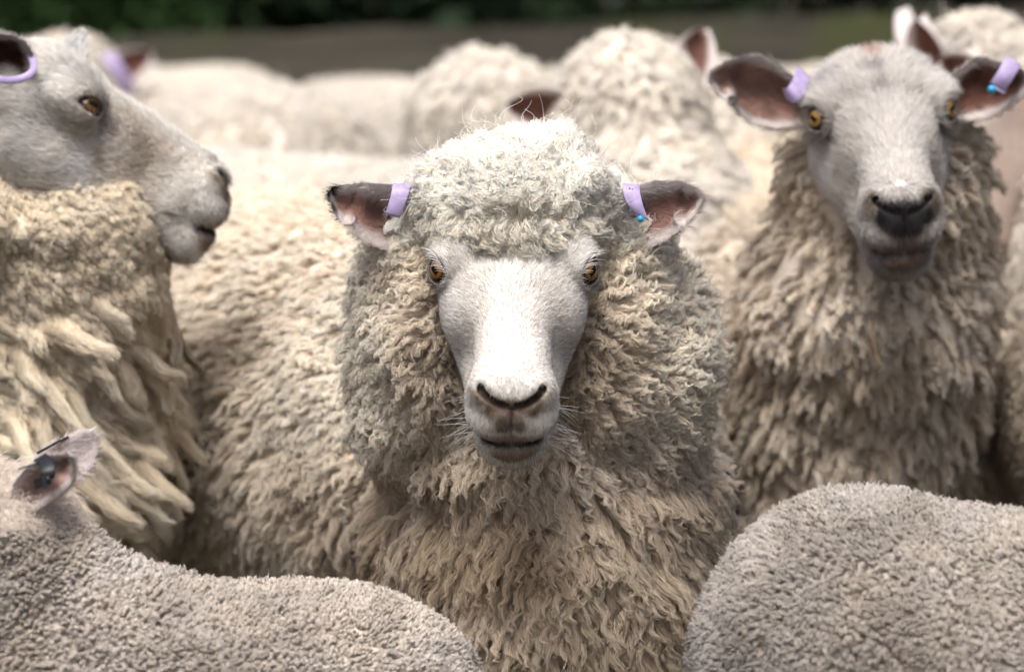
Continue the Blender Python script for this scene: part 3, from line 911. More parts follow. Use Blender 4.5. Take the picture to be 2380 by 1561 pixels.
def depth_at(S, px, py):
    """how far the visible fleece is at a place, measured on the surface itself"""
    r_ = S.V-CAMP; d = r_@BF; x = px_of(S.V); y = py_of(S.V)
    k = (np.hypot(x-px, y-py) < 30)
    return d[k].min() if k.any() else 3.2
def scrap(name, label, cat, S, pts, rad, col, off=.012, group=None):
    d = depth_at(S, *pts[len(pts)//2])-off
    Q = np.array([P(x, y, d-.003*math.sin(i*2.1)) for i, (x, y) in enumerate(pts)])
    n = len(Q); V = []; a = np.linspace(0, 2*PI, 7)[:-1]
    for i in range(n):
        t = nrm(Q[min(i+1, n-1)]-Q[max(i-1, 0)]); u = nrm(np.cross(t, BF)); w = np.cross(t, u)
        rr = rad*(1 if 0 < i < n-1 else .35)
        V += [Q[i]+u*rr*math.cos(k)+w*rr*.5*math.sin(k) for k in a]
    q = [(i*6+j, i*6+(j+1) % 6, i*6+6+(j+1) % 6, i*6+6+j) for i in range(n-1) for j in range(6)]
    q += [(3, 2, 1, 0), (5, 4, 3, 0), (n*6-6, n*6-5, n*6-4, n*6-3), (n*6-6, n*6-3, n*6-2, n*6-1)]
    o = mesh_obj(name, V, np.array(q), col)
    o['label'] = label; o['category'] = cat
    if group: o['group'] = group
    return o
M_STRAW = plain('straw', (.42, .30, .15), .6, scale=300)
M_CHAFF = plain('dark_chaff', (.035, .028, .02), .8, scale=300)
M_LEAFB = plain('green_fragment', (.05, .12, .04), .6, scale=300)
_, SC, _ = centre_sheep()
G = 'plant scraps caught in the wool'
scrap('leaf_fragment', 'tiny green leaf scrap on top of the white topknot', 'leaf scrap', SC, [(1167, 324), (1171, 321), (1176, 323)], .0011, M_LEAFB, .016, G)
scrap('grass_fragment', 'small green grass piece where the forehead wool meets the face', 'grass scrap', SC, [(1377, 670-4-78), (1385, 588), (1391, 585)], .0006, M_LEAFB, .014, G)
scrap('chaff', 'dark chaff speck on the wool left of the left eye', 'chaff', SC, [(881, 628), (884, 631), (887, 629)], .0011, M_CHAFF, .016, G)
scrap('chaff', 'dark upright chaff bit at the left edge of the neck wool', 'chaff', SC, [(828, 722), (830, 730), (829, 740)], .0009, M_CHAFF, .016, G)
scrap('chaff', 'thin dark chaff curl low on the left cheek wool', 'chaff', SC, [(863, 952), (868, 958), (866, 966)], .0005, M_CHAFF, .018, G)
scrap('chaff', 'dark chaff bit on the chest wool below the left jaw', 'chaff', SC, [(1037, 1160), (1043, 1168), (1047, 1172)], .0009, M_CHAFF, .02, G)
print('centre', round(time.time()-T0, 1))

def zone_px(p):
    return px_of(p), py_of(p)

# ================================================================== the sheep on the right, bare face
def right_sheep():
    global MOUTH_R, LID_H, LID_O, IRIS, CHEEK
    CHEEK = .020
    MOUTH_R, LID_H, LID_O, IRIS = .0017, .0106, .0004, (.34, .20, .06)
    rng = np.random.default_rng(12)
    th = math.radians(50)
    H = Head(P(2049, 282, 3.40), D(.055, -math.cos(th), -math.sin(th)), D(-.05, math.sin(th), -math.cos(th)), 1.0)
    wool = [cone(P(2060, 420, 3.53), P(1995, 900, 3.62), .105, .122),
            ell(P(2005, 740, 3.58), (.134, .13, .12)),
            ell(P(1955, 1060, 3.66), (.112, .15, .19)),
            cone(P(1950, 980, 3.88), P(1700, 760, 4.45), .215, .24)]
    leg = [ell(P(2046, 218, 3.43), (.068, .05, .026))]+legs([tuple(P(1850, 1500, 3.75)[:2]), tuple(P(2120, 1500, 3.78)[:2]), tuple(P(1620, 1500, 4.4)[:2]), tuple(P(1850, 1500, 4.5)[:2])], .5)
    V, q, mask = make_solid(H, wool, leg, .0020, .012, kw=.035, khead=.004)
    S = Surf(V, q, mask, wool_tint(V, (.80, .715, .61), 21, .06))
    S.displace(.008*noise3(S.V, 18, 4)+.004*noise3(S.V, 45, 7))
    spots = [(0, -.050, .046, .016, (.30, .14, .11), .8), (.003, -.025, .040, .012, (.16, .14, .16), .75), (.002, .0, .036, .010, (.20, .18, .20), .6),
             (.045, .055, -.016, .010, (.38, .26, .24), .4), (-.045, .055, -.016, .010, (.38, .26, .24), .4), (-.040, .085, -.02, .009, (.12, .11, .12), .6),
             (-.048, -.03, .028, .014, (.25, .24, .27), .5), (.048, -.03, .028, .014, (.25, .24, .27), .5)]
    skincol = face_paint(S.V, H, np.broadcast_to((.5, .45, .38), S.V.shape), 9, dict(tan=.40, tear=1.0, grey=.5, nosepad=.95, spots=spots, base=np.array([.60, .575, .55]), nose=.004))
    S.col = S.col*S.mask[:, None]+skincol*(1-S.mask[:, None])
    S.is_ear = np.zeros(len(S.V))
    e1 = ear_surf([(1875, 190), (1832, 165), (1808, 145), (1772, 128), (1731, 128), (1687, 141), (1652, 165), (1649, 180)],
                  [(1880, 296), (1800, 298), (1751, 290), (1719, 266), (1702, 243), (1711, 224), (1699, 221), (1691, 230), (1675, 225), (1658, 205), (1650, 189)],
                  [3.43, 3.42, 3.41, 3.40, 3.41], .030, .004, np.array([.52, .33, .28]), OUTER*.92, rimw=.10)
    e2 = ear_surf([(2200, 178), (2244, 153), (2269, 129), (2293, 131), (2325, 141), (2365, 153), (2398, 170), (2402, 185)],
                  [(2190, 285), (2228, 284), (2285, 278), (2317, 268), (2350, 248), (2380, 222), (2400, 195)],
                  [3.43, 3.42, 3.41, 3.40, 3.39], .032, .004, np.array([.36, .19, .15]), OUTER*.88, rimw=.12)
    join_ear(S, e1); join_ear(S, e2)
    root = thing('sheep', tuple(P(1950, 1500, 3.8)[:2])+(0,), 'bare-faced sheep with dark nose and wide ears behind the right shoulder of the fluffy one', 'sheep', 'sheep crowded in the yard')
    body_obj(S, root)
    add_eyes(H, root)
    def flow(p, n):
        px, py = zone_px(p)
        hc = H.wor((0, .02, -.05))
        out = nrm(p-hc)
        k = sstep(600, 850, py)[:, None]
        f = (out*.6+down*.8)*(1-k)+down*k+(BF*.2)
        return f+.25*np.stack([noise3(p, 14, 31), noise3(p, 14, 32), noise3(p, 14, 33)], 1)
    col = S.col; px, py = zone_px(S.V)
    dirt_shade = (sstep(.1, .7, noise3(S.V, 14, 177))*.35*S.mask)[:, None]
    S.col = col*(1-dirt_shade)+np.array([.33, .26, .18])*dirt_shade
    nL = int(6200*QUAL)
    at = S.pick(S.mask, nL, rng)
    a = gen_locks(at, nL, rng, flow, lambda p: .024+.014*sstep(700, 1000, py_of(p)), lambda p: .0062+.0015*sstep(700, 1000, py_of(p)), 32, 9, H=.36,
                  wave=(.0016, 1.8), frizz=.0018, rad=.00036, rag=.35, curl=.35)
    curves_obj('fleece', a[0], a[1], a[2], M_WOOL, root, a[3])
    fr = fur_on(root, S, H, rng, int(50000*QUAL), L=.010, rad=.00026, lift=.6)
    curves_obj('face_hair', *fr[:3], M_HAIR, root, fr[3])
    se = S.is_ear.copy(); ps = px_of(S.V)
    S.is_ear = se*(ps < 2050); a = ear_fur(S, rng, 6000, .007, .00022, out_dir=D(-1, .1, -.1))
    S.is_ear = se*(ps > 2050); b = ear_fur(S, rng, 6000, .007, .00022, out_dir=D(1, .1, -.1))
    a = cat([a, b]); curves_obj('ear_hair', *a[:3], M_HAIR, root, a[3])
    def W(x, y, k=.00043): return BX*x*k-BU*y*k
    strap('ear_tag', [P(1880, 200, 3.455), P(1876, 180, 3.45), P(1866, 163, 3.44), P(1866, 170, 3.425), P(1864, 186, 3.412), P(1856, 203, 3.402), P(1846, 218, 3.397), P(1833, 226, 3.400), P(1822, 216, 3.41)],
          [W(12, 10)]*2+[W(15, 12)]*2+[W(16, 12), W(16, 13), W(14, 15), W(8, 17), W(4, 12)], .0018, M_TAG, root, [BF, BF, BU, -BF, -BF, -BF, -BF, -BF, -BF])
    strap('ear_tag', [P(2326, 215, 3.43), P(2345, 165, 3.43), P(2356, 141, 3.41), P(2357, 140, 3.395), P(2350, 152, 3.387), P(2341, 168, 3.384), P(2330, 186, 3.384), P(2318, 203, 3.388)],
          [W(17, 10)]*8, .0018, M_TAG, root, [BF, BF, BF, BU, -BF, -BF, -BF, -BF])
    ball('tag_button', P(2305, 208, 3.388), [.0042]*3, M_STUD, root, nu=16, nv=10)
    return S
SR = right_sheep()
scrap('straw', 'long bent straw hanging in the chest wool under the bare-faced head', 'straw', SR, [(2021, 745), (2024, 775), (2033, 808), (2040, 835), (2047, 858)], .0011, M_STRAW, .03)
scrap('grass_seed', 'small dark curled seed on the throat wool under the bare-faced chin', 'grass seed', SR, [(2072, 672), (2075, 680), (2071, 688)], .0010, M_CHAFF, .03)
print('right', round(time.time()-T0, 1))

# ================================================================== the sheep on the left, in profile
def ridge_pad(S, ridge):
    return np.concatenate([ridge**2, np.zeros(len(S.V)-len(ridge))])
def left_sheep():
    global MOUTH_R, LID_H, LID_O, IRIS, CHEEK
    CHEEK = .020
    MOUTH_R, LID_H, LID_O, IRIS = .0027, .0076, .0016, (.15, .075, .02)
    rng = np.random.default_rng(13)
    H = Head(P(203, 276, 3.365), D(.883, -.469, .02), D(.469, .883, 0), 1.0)
    wool = [ell(P(165, 560, 3.345), (.058, .050, .058)), ell(P(288, 510, 3.345), (.026, .035, .043)), ell(P(290, 640, 3.36), (.026, .045, .06)), ell(P(215, 740, 3.385), (.05, .06, .08)),
            ell(P(-30, 520, 3.36), (.05, .07, .055)),
            cone(P(140, 660, 3.42), P(120, 1000, 3.46), .098, .118), ell(P(130, 1120, 3.46), (.082, .10, .075)),
            cone(P(20, 1010, 3.62), P(-800, 980, 3.72), .19, .26)]
    skin = legs([tuple(P(60, 1500, 3.45)[:2]), tuple(P(90, 1500, 3.7)[:2]), tuple(P(-700, 1500, 3.6)[:2]), tuple(P(-650, 1500, 3.85)[:2])], .5)
    skin.append(cone(H.wor((0, -.06, -.02)), P(40, 480, 3.42), .058, .075)); skin.append(ell(P(105, 190, 3.375), (.036, .05, .030)))
    hb = H.box(); lo = np.minimum(hb[0], P(-60, 1300, 3.25)); hi = np.maximum(hb[1], P(400, 380, 3.5))
    lo[1] = P(0, 700, 3.24)[1]; hi[1] = P(0, 700, 3.44)[1]
    V, q, mask = make_solid(H, wool, skin, .0026, .012, kw=.034, khead=.004, fine_box=(lo, hi))
    S = Surf(V, q, mask, wool_tint(V, (.86, .765, .62), 41, .05))
    FD = D(.66, -.75, 0); FP = D(.75, .66, 0)        # run of the fleece ropes, and across them
    px, py = zone_px(S.V)
    u = (S.V-P(0, 800, 3.4))@FP+.014*noise3(S.V, 7, 3)+.005*noise3(S.V, 25, 4)
    ridge = np.abs(np.sin(PI*u/.040))**.8
    ridge2 = np.abs(np.sin(PI*(u+.004*noise3(S.V, 60, 9))/.013))
    k = sstep(560, 760, py)*(1-sstep(-.25, -.1, -S.V[:, 0]-.5))
    up = (1-k)
    lump = .006*noise3(S.V, 30, 5)+.0035*np.abs(noise3(S.V, 75, 6))
    S.displace(k*(.020*(ridge-.6)+.004*(ridge2-.5))+up*lump+.003*noise3(S.V, 60, 8))
    spots = [(.055, .04, -.03, .016, (.30, .22, .15), .6), (-.055, .04, -.03, .016, (.30, .22, .15), .6)]
    skincol = face_paint(S.V, H, np.broadcast_to((.6, .5, .44), S.V.shape), 14, dict(tan=.55, grey=.14, tear=.6, base=np.array([.88, .84, .78]), spots=spots))
    S.col = S.col*S.mask[:, None]+skincol*(1-S.mask[:, None])
    S.is_ear = np.zeros(len(S.V))
    e1 = ear_surf([(42, 300), (58, 235), (76, 175), (76, 125), (60, 98), (30, 84), (5, 80)],
                  [(-45, 300), (-75, 230), (-85, 150), (-60, 105), (-5, 80)],
                  [3.335, 3.31, 3.29, 3.275, 3.28], .030, .005, np.array([.16, .08, .055]), OUTER*.9, rimw=.12, curl=.1)
    join_ear(S, e1)
    root = thing('sheep', tuple(P(-300, 1500, 3.6)[:2])+(0,), 'sheep in profile at the left edge, looking right, its fleece hanging in long ropes', 'sheep', 'sheep crowded in the yard')
    body_obj(S, root)
    add_eyes(H, root)
    def flow(p, n):
        px, py = zone_px(p)
        k = sstep(560, 760, py)[:, None]
        c = nrm(p-P(180, 470, 3.4))
        f = (c*.5+FD)*(1-k)+FD*k
        return f+.16*np.stack([noise3(p, 20, 31), noise3(p, 20, 32), noise3(p, 20, 33)], 1)
    nL = int(620*QUAL)
    at = S.pick(S.mask*sstep(640, 800, py_of(S.V))*(.15+ridge_pad(S, ridge)), nL, rng, margin=60)
    a = gen_locks(at, nL, rng, flow, lambda p: np.full(len(p), .085), lambda p: np.full(len(p), .0115), 330, 16, H=.06,
                  wave=(.0022, 1.4), frizz=.0018, rad=.00025, rag=.25, curl=.05, sink=.010, point=.55, sub=12, subw=.0016, tipw=.35)
    curves_obj('fleece', a[0], a[1], a[2], M_WOOL, root, a[3])
    nL = int(12500*QUAL)
    at = S.pick(S.mask, nL, rng, margin=60)
    a = gen_locks(at, nL, rng, flow, lambda p: .010+.012*sstep(560, 760, py_of(p)), lambda p: np.full(len(p), .0060), 30, 8, H=.10,
                  wave=(.0010, 1.3), frizz=.0012, rad=.00024, rag=.6, curl=.2, tipw=.7, sink=.002)
    curves_obj('fleece', a[0], a[1], a[2], M_WOOL, root, a[3])
    fr = fur_on(root, S, H, rng, int(56000*QUAL), L=.0095, rad=.00026, lift=.6, light=.05)
    curves_obj('face_hair', *fr[:3], M_HAIR, root, fr[3])
    keep = S.col; S.col = S.col*np.array([.50, .43, .36])
    fr = fur_on(root, S, H, rng, 11000, rad=.00026, L=.007, lift=.6); S.col = keep
    curves_obj('face_hair', *fr[:3], M_HAIR, root, fr[3])
    # loose tuft on the poll
    n = 260; t = np.linspace(0, 1, 10)
    base = P(165, 140, 3.372)[None]+rng.normal(0, .008, (n, 3)); tip = P(196, 72, 3.372)
    te = (t[None, :, None]*rng.uniform(.35, 1.05, (n, 1, 1)))
    L = base[:, None]*(1-te)+tip*te+(rng.normal(0, .0035, (n, 1, 3)))*np.sin(t*PI)[None, :, None]
    L = L+.0030*np.sin(t[None, :, None]*rng.uniform(4, 12, (n, 1, 1))+rng.uniform(0, 6, (n, 1, 3)))*t[None, :, None]
    curves_obj('poll_tuft', L, np.full((n, 10), .0002), np.full((n, 10, 3), .74), M_WOOL, root)
    a = ear_fur(S, rng, 7000, .007, .0002, out_dir=D(.2, 1, -.1))
    curves_obj('ear_hair', *a[:3], M_HAIR, root, a[3])
    def W(a, r=9, k=.00042): return (BX*math.cos(a)-BU*math.sin(a))*r*k
    pts = [P(62, 118, 3.30), P(74, 132, 3.285), P(80, 150, 3.27), P(76, 167, 3.262), P(62, 179, 3.258), P(42, 186, 3.257), P(18, 188, 3.26), P(-10, 184, 3.27), P(-40, 172, 3.28)]
    strap('ear_tag', pts, [W(-.7), W(-.4), W(0.0, 8), W(.5, 8), W(.95), W(1.3), W(1.5), W(1.65), W(1.8)], .0022, M_TAG, root, [-BF]*9)
left_sheep()
print('left', round(time.time()-T0, 1))

# ================================================================== lambs in front
LAMB_W = (.75, .69, .63)
KL = 1.06
def PL(x, y, d): return P(x, y, d*KL)
def ellL(c, r_, R=None): return ell(c, tuple(a*KL for a in r_), R)
def coneL(a, b, ra, rb): return cone(a, b, ra*KL, rb*KL)
def ear_surfL(top, bot, dep, *a, **k): return ear_surf(top, bot, [d*KL for d in dep], *a, **k)
def lamb(label, head, wool, skin, ears, seed, tint, tagfn=None, curlk=1.0):
    rng = np.random.default_rng(seed)
    V, q, mask = make_solid(head, wool, skin, .0035, .009, kw=.05, khead=.02, cut=False)
    S = Surf(V, q, np.maximum(mask, 0), wool_tint(V, tint, seed, .06))
    S.is_ear = np.zeros(len(S.V))
    S.displace(.0022*noise3(S.V, 70, 5)+.004*noise3(S.V, 14, 8))
    bare = np.array([.70, .62, .55])
    S.col = S.col*S.mask[:, None]+bare*(1-S.mask[:, None])
    for e in ears: join_ear(S, e)
    c = (S.V.min(0)+S.V.max(0))/2
    root = thing('lamb', (c[0], c[1], 0), label, 'lamb', 'lambs in front of the sheep')
    body_obj(S, root)
    dark = np.clip(sstep(.05, .7, noise3(S.V, 22, seed+5))*.4+sstep(.1, .6, noise3(S.V, 7, seed+9))*.3, 0, .6)*S.mask
    S.col = S.col*(1-dark[:, None])+np.array([.30, .27, .24])*dark[:, None]
    return rng, S, root
def left_lamb():
    H = Head(PL(-120, 1230, 2.70), D(-.75, -.62, -.2), D(-.5, .85, 0), .655)
    wool = [coneL(PL(430, 1700, 2.70), PL(800, 1705, 2.73), .115, .115),
            coneL(PL(250, 1620, 2.68), PL(40, 1310, 2.68), .085, .056), ellL(PL(330, 1690, 2.70), (.11, .11, .10))]
    skin = legs([tuple(PL(330, 1500, 2.62)[:2]), tuple(PL(340, 1500, 2.78)[:2]), tuple(PL(900, 1500, 2.66)[:2]), tuple(PL(900, 1500, 2.82)[:2])], .35, .024)
    skin.append(coneL(PL(-60, 1240, 2.69), PL(35, 1235, 2.68), .055, .048))
    inn = np.array([.80, .58, .53]); out = np.array([.88, .80, .79])
    e_back = ear_surfL([(75, 1075), (105, 1045), (152, 1020), (190, 1004), (216, 1005)], [(95, 1150), (171, 1125), (209, 1092), (227, 1050), (228, 1015)],
                      [2.715, 2.70, 2.70], .004, .004, out*.97, out, rimw=.5)
    e_front = ear_surfL([(22, 1160), (28, 1125), (57, 1089), (110, 1060), (150, 1054), (166, 1062)], [(68, 1192), (76, 1190), (141, 1153), (167, 1119), (173, 1081), (170, 1066)],
                       [2.635, 2.62, 2.625], .016, .003, inn, out*.85, rimw=.14)
    rng, S, root = lamb('lamb at the bottom left with pinkish white ears and a black ear tag', H, wool, skin, [e_back, e_front], 61, LAMB_W)
    def flow(p, n):
        return down*.9+BX*.4+.6*np.stack([noise3(p, 40, 31), noise3(p, 40, 32), noise3(p, 40, 33)], 1)
    nL = int(21000*QUAL)
    at = S.pick(S.mask*(1-S.is_ear), nL, rng)
    a = gen_locks(at, nL, rng, flow, lambda p: .0060+.0025*(1-sstep(200, 500, px_of(p))), lambda p: np.full(len(p), .0027)*(1+.35*noise3(p, 25, 4)), 18, 7, H=.95,
                  wave=(.0009, 1.1), frizz=.0009, rad=.00022, rag=.5, curl=1.3, tipw=.5, sink=.003, tip_light=.16, root_dark=.22, sub=4, subw=.0005)
    curves_obj('fleece', a[0], a[1], a[2], M_WOOL, root, a[3])
    at = S.pick((1-S.mask)*(1-S.is_ear), 16000, rng)
    a = gen_fur(at, 16000, rng, lambda p, n: np.tile(D(.6, -.6, 0), (len(p), 1)), .012, .7, .00024, jit=.8, wob=.4, sdev=.14)
    se = S.is_ear.copy(); b = ear_fur(S, rng, 11000, .006, .00018, out_dir=D(.8, .5, -.1))
    a = cat([a, b]); curves_obj('short_hair', *a[:3], M_HAIR, root, a[3])
    def W(x, y, k=.000333): return BX*x*k-BU*y*k
    strap('ear_tag', [PL(92, 1062, 2.628), PL(100, 1066, 2.617), PL(108, 1075, 2.609), PL(112, 1088, 2.603), PL(112, 1100, 2.602), PL(108, 1110, 2.603)], [W(-15, 9), W(-15, 8), W(-17, 6), W(-18, 3), W(-18, 0), W(-18, -2)], .0016, M_BTAG, root, [BU, BU-BF, BU-BF, -BF, -BF, -BF])
    strap('ear_tag', [PL(80, 1126, 2.608), PL(100, 1120, 2.600), PL(118, 1112, 2.600)], [W(3, 13), W(3, 13), W(2, 11)], .005, M_BTAG, root, [-BF]*3)
    ball('tag_pin', PL(112, 1113, 2.596), [.0022, .0022, .0022], M_BTAG, root, nu=12, nv=8)
    strap('tag_wire', [PL(44, 1090, 2.622), PL(60, 1084, 2.615), PL(76, 1080, 2.612), PL(92, 1076, 2.612)], [W(0, 2)]*4, .001, M_BTAG, root, [-BF]*4)
    strap('ear_tag', [PL(86, 1053, 2.70), PL(110, 1040, 2.698), PL(135, 1026, 2.698), PL(160, 1015, 2.70)], [W(1, 3)]*4, .004, M_BTAG, root, [-BF]*4)
left_lamb()
def right_lamb():
    H = Head(PL(3050, 1250, 2.55), D(.8, -.55, 0), D(.5, .8, 0), .655)
    wool = [coneL(PL(2020, 1545, 2.69), PL(2560, 1600, 2.64), .128, .125), ellL(PL(1960, 1580, 2.70), (.105, .11, .125)),
            coneL(PL(2620, 1560, 2.62), PL(2900, 1330, 2.58), .09, .06)]
    skin = legs([tuple(PL(1930, 1500, 2.62)[:2]), tuple(PL(1930, 1500, 2.78)[:2]), tuple(PL(2560, 1500, 2.56)[:2]), tuple(PL(2560, 1500, 2.72)[:2])], .35, .024)
    skin.append(coneL(PL(2900, 1300, 2.58), PL(3000, 1260, 2.56), .055, .048))
    rng, S, root = lamb('round woolly back of a lamb at the bottom right, its head out of the picture', H, wool, skin, [], 62, (.60, .555, .51))
    def flow(p, n):
        return down*.5-BX*.5+1.2*np.stack([noise3(p, 30, 31), noise3(p, 30, 32), noise3(p, 30, 33)], 1)
    nL = int(24000*QUAL)
    at = S.pick(S.mask, nL, rng)
    a = gen_locks(at, nL, rng, flow, lambda p: np.full(len(p), .0075), lambda p: np.full(len(p), .0029)*(1+.35*noise3(p, 25, 4)), 18, 7, H=.7,
                  wave=(.0010, 1.1), frizz=.0012, rad=.00023, rag=.5, curl=1.0, tipw=.55, sink=.003, tip_light=.15, root_dark=.22, sub=4, subw=.0005)
    curves_obj('fleece', a[0], a[1], a[2], M_WOOL, root, a[3])
right_lamb()
print('lambs', round(time.time()-T0, 1))

# ================================================================== the flock behind
def ear_local(H, side, direc, length, width, face, inner, outer, seed=0):
    """leaf ear in head coordinates: direc = way it points, face = way its open side looks"""
    d = nrm(np.array(direc, float)); f = np.array(face, float); f = nrm(f-d*(f@d)); w = np.cross(d, f)
    nu, nv = 20, 11
    u = np.linspace(0, 1, nu)[:, None]; v = np.linspace(-1, 1, nv)[None, :]
    hw = width*np.sin(PI*np.clip(u*.9+.1, 0, 1)**1.2)**.8+.004
    base = np.array([side*.055, -.055, .0])
    pt = lambda off: base+d*(u*length)[..., None]+w*(hw*v)[..., None]+f*(width*.55*(v**2)*np.ones_like(u)+off)[..., None]
    F = pt(.0); G = pt(-.004)
    n = nu*nv; idx = np.arange(n).reshape(nu, nv)
    a, b, c, e = idx[:-1, :-1].ravel(), idx[1:, :-1].ravel(), idx[1:, 1:].ravel(), idx[:-1, 1:].ravel()
    q = [np.stack([a, b, c, e], 1), np.stack([e+n, c+n, b+n, a+n], 1)]
    for r_ in (idx[:, 0][::-1], idx[:, -1], idx[-1, ::-1], idx[0, :]):
        q.append(np.stack([r_[:-1], r_[1:], r_[1:]+n, r_[:-1]+n], 1))
    V = H.wor(np.concatenate([F.reshape(-1, 3), G.reshape(-1, 3)]))
    ed = (sstep(.55, .85, np.abs(v))*np.ones_like(u))[..., None]
    col = np.concatenate([(inner*(1-ed)+outer*ed).reshape(-1, 3), np.tile(outer, (n, 1))])
    return V, np.concatenate(q), col, (w, f, d, base)

def flock_sheep(label, shoulder, rump, r1, r2, head=None, seed=0, tint=(.73, .68, .61), ears=None, tags=(), knot=False, face=SKIN_W, neck_r=.085, nl=4600, group='flock behind'):
    rng = np.random.default_rng(100+seed)
    wool = [cone(shoulder, rump, r1, r2)]
    ax_ = nrm((rump-shoulder)*np.array([1, 1, 0])); sd = np.array([-ax_[1], ax_[0], 0])
    zt = min(shoulder[2], rump[2])-.12
    skin = legs([tuple((shoulder+sd*.09+ax_*.02)[:2]), tuple((shoulder-sd*.09+ax_*.02)[:2]), tuple((rump+sd*.10-ax_*.02)[:2]), tuple((rump-sd*.10-ax_*.02)[:2])], zt)
    if head is not None:
        wool.append(cone(shoulder+np.array([0, 0, .03]), head.wor((0, -.085, -.045)), .15, neck_r))
        if knot: wool.append(ell(head.wor((0, -.05, .02)), (.052, .05, .042)))
    V, q, mask = make_solid(head, wool, skin, .006, .018, kw=.06, khead=.01, cut=True)
    S = Surf(V, q, mask, wool_tint(V, tint, seed, .06))
    S.is_ear = np.zeros(len(S.V))
    S.displace(.009*noise3(S.V, 9, seed)+.003*noise3(S.V, 25, seed+2))
    if head is not None:
        sk = face_paint(S.V, head, np.broadcast_to((.5, .45, .38), S.V.shape), seed, dict(tan=.5, grey=.15, nosepad=.6, base=face*.6))
        S.col = S.col*S.mask[:, None]+sk*(1-S.mask[:, None])
    info = []
    for i, (side, direc, fc) in enumerate(ears or []):
        V2, q2, c2, inf = ear_local(head, side, direc, .100, .027, fc, np.array([.14, .065, .05]), OUTER*.9)
        join_ear(S, (V2, q2, c2)); info.append(inf)
    root = thing('sheep', ((shoulder[0]+rump[0])/2, (shoulder[1]+rump[1])/2, 0), label, 'sheep', group)
    body_obj(S, root)
    if head is not None: add_eyes(head, root)
    for i in tags:
        w, f, d, base = info[i]
        pts = [head.wor(base+d*.035+w*.036*math.cos(a)+f*(.012+.018*math.sin(a))) for a in np.linspace(-.4, PI+.4, 12)]
        strap('ear_tag', pts, [d@head.R*.011]*12, .002, M_TAG, root, [nrm((w*math.cos(a)+f*math.sin(a))@head.R) for a in np.linspace(-.4, PI+.4, 12)])
    fl = lambda p, n: np.tile(down, (len(p), 1))+ax_*.4+.3*np.stack([noise3(p, 14, 31), noise3(p, 14, 32), noise3(p, 14, 33)], 1)
    at = S.pick(S.mask*(1-S.is_ear), nl, rng, margin=200)
    a = gen_locks(at, nl, rng, fl, lambda p: np.full(len(p), .026), lambda p: np.full(len(p), .010), 18, 6, H=.16, wave=(.001, 1.2), frizz=.004, rad=.0008, rag=.5, curl=.2, tipw=.7, root_dark=.12)
    curves_obj('fleece', a[0], a[1], a[2], M_WOOL, root, a[3])
    return root
def HD(px, py, d, y, z, k=1.0): return Head(P(px, py, d), D(*y), D(*z), k)
FR = [(1, (1, -.25, .05), (.1, .8, .6)), (-1, (-1, -.25, .05), (-.1, .8, .6))]
flock_sheep('blurred sheep far left facing us, ears and lavender tag above the profile head', P(300, 640, 5.5), P(620, 610, 6.0), .16, .19,
            HD(140, 250, 5.5, (-.05, -.75, -.66), (0, .66, -.75)), 1, ears=[(1, (1, -.75, .25), (.1, .8, .6)), (-1, (-1, -.75, .25), (-.1, .8, .6))], tags=(0, 1))
flock_sheep('rounded pale back right of the far left blurred head, below the rail', P(640, 495, 5.3), P(420, 480, 5.9), .19, .225, None, 2)
flock_sheep('low pale back in the gap between the two humps, in front of the rail', P(1000, 455, 5.8), P(800, 445, 6.3), .18, .20, None, 3)
flock_sheep('blurred sheep with a tall white topknot and pinkish ear, above the fluffy head', P(1160, 650, 5.0), P(1010, 640, 5.7), .16, .19,
            HD(1232, 322, 5.0, (.55, -.60, .4), (.2, .7, -.3)), 4, ears=[(1, (.9, -.3, .0), (0, .6, .8)), (-1, (-1, -.3, .0), (0, .6, .8))], knot=True, tint=(.80, .755, .69))
flock_sheep('pink-faced sheep with its head low behind the dark ear, middle distance', P(1580, 540, 5.6), P(1900, 520, 6.0), .17, .19,
            HD(1390, 215, 5.4, (-.75, -.35, -.35), (-.3, .9, 0)), 5, ears=FR, face=np.array([.50, .34, .30]))
flock_sheep('tall pale sheep with a lavender tag left of the wide-eared one', P(1600, 690, 4.7), P(1640, 680, 5.4), .17, .19,
            HD(1615, 330, 4.85, (-.3, -.5, .7), (0, .8, .3)), 6, ears=[(-1, (-1, -.4, .0), (0, .7, .5)), (1, (1, -.4, .0), (0, .7, .5))], tags=(0, 1), knot=True, tint=(.77, .72, .64))
flock_sheep('sheep with a dark open ear peeping over the fluffy topknot', P(1480, 720, 4.15), P(1640, 720, 4.75), .19, .22,
            HD(1490, 335, 4.15, (.15, -.80, -.5), (0, .6, -.8)), 7, knot=True, ears=[(-1, (-.45, -.9, .25), (-.3, .5, .8)), (1, (1, -.3, .0), (.1, .8, .6))], tint=(.76, .715, .65))
flock_sheep('long pale back stretching behind the profile muzzle', P(980, 740, 4.6), P(520, 720, 4.75), .20, .215, None, 8, tint=(.76, .715, .65), nl=5500)
flock_sheep('pale back wedged between the fluffy sheep and the wide-eared one', P(1600, 830, 4.3), P(1330, 800, 4.8), .20, .21, None, 9, tint=(.76, .715, .65))
flock_sheep('blurred sheep with one upright dark ear behind the wide-eared head', P(2420, 620, 4.4), P(2900, 600, 4.7), .19, .21,
            HD(2120, 275, 4.35, (-.55, -.75, .1), (-.5, .8, -.1)), 10, ears=[(1, (.1, -.6, .9), (.5, .7, .2)), (-1, (-.3, -.5, .7), (-.5, .7, .2))])
flock_sheep('greyish brown faced sheep low at the right edge under the tagged ear', P(2660, 700, 3.95), P(3000, 720, 4.4), .16, .20,
            HD(2395, 330, 3.95, (-.45, -.80, -.3), (-.3, .6, -.7)), 11, ears=FR, face=np.array([.42, .33, .28]), nl=4600)
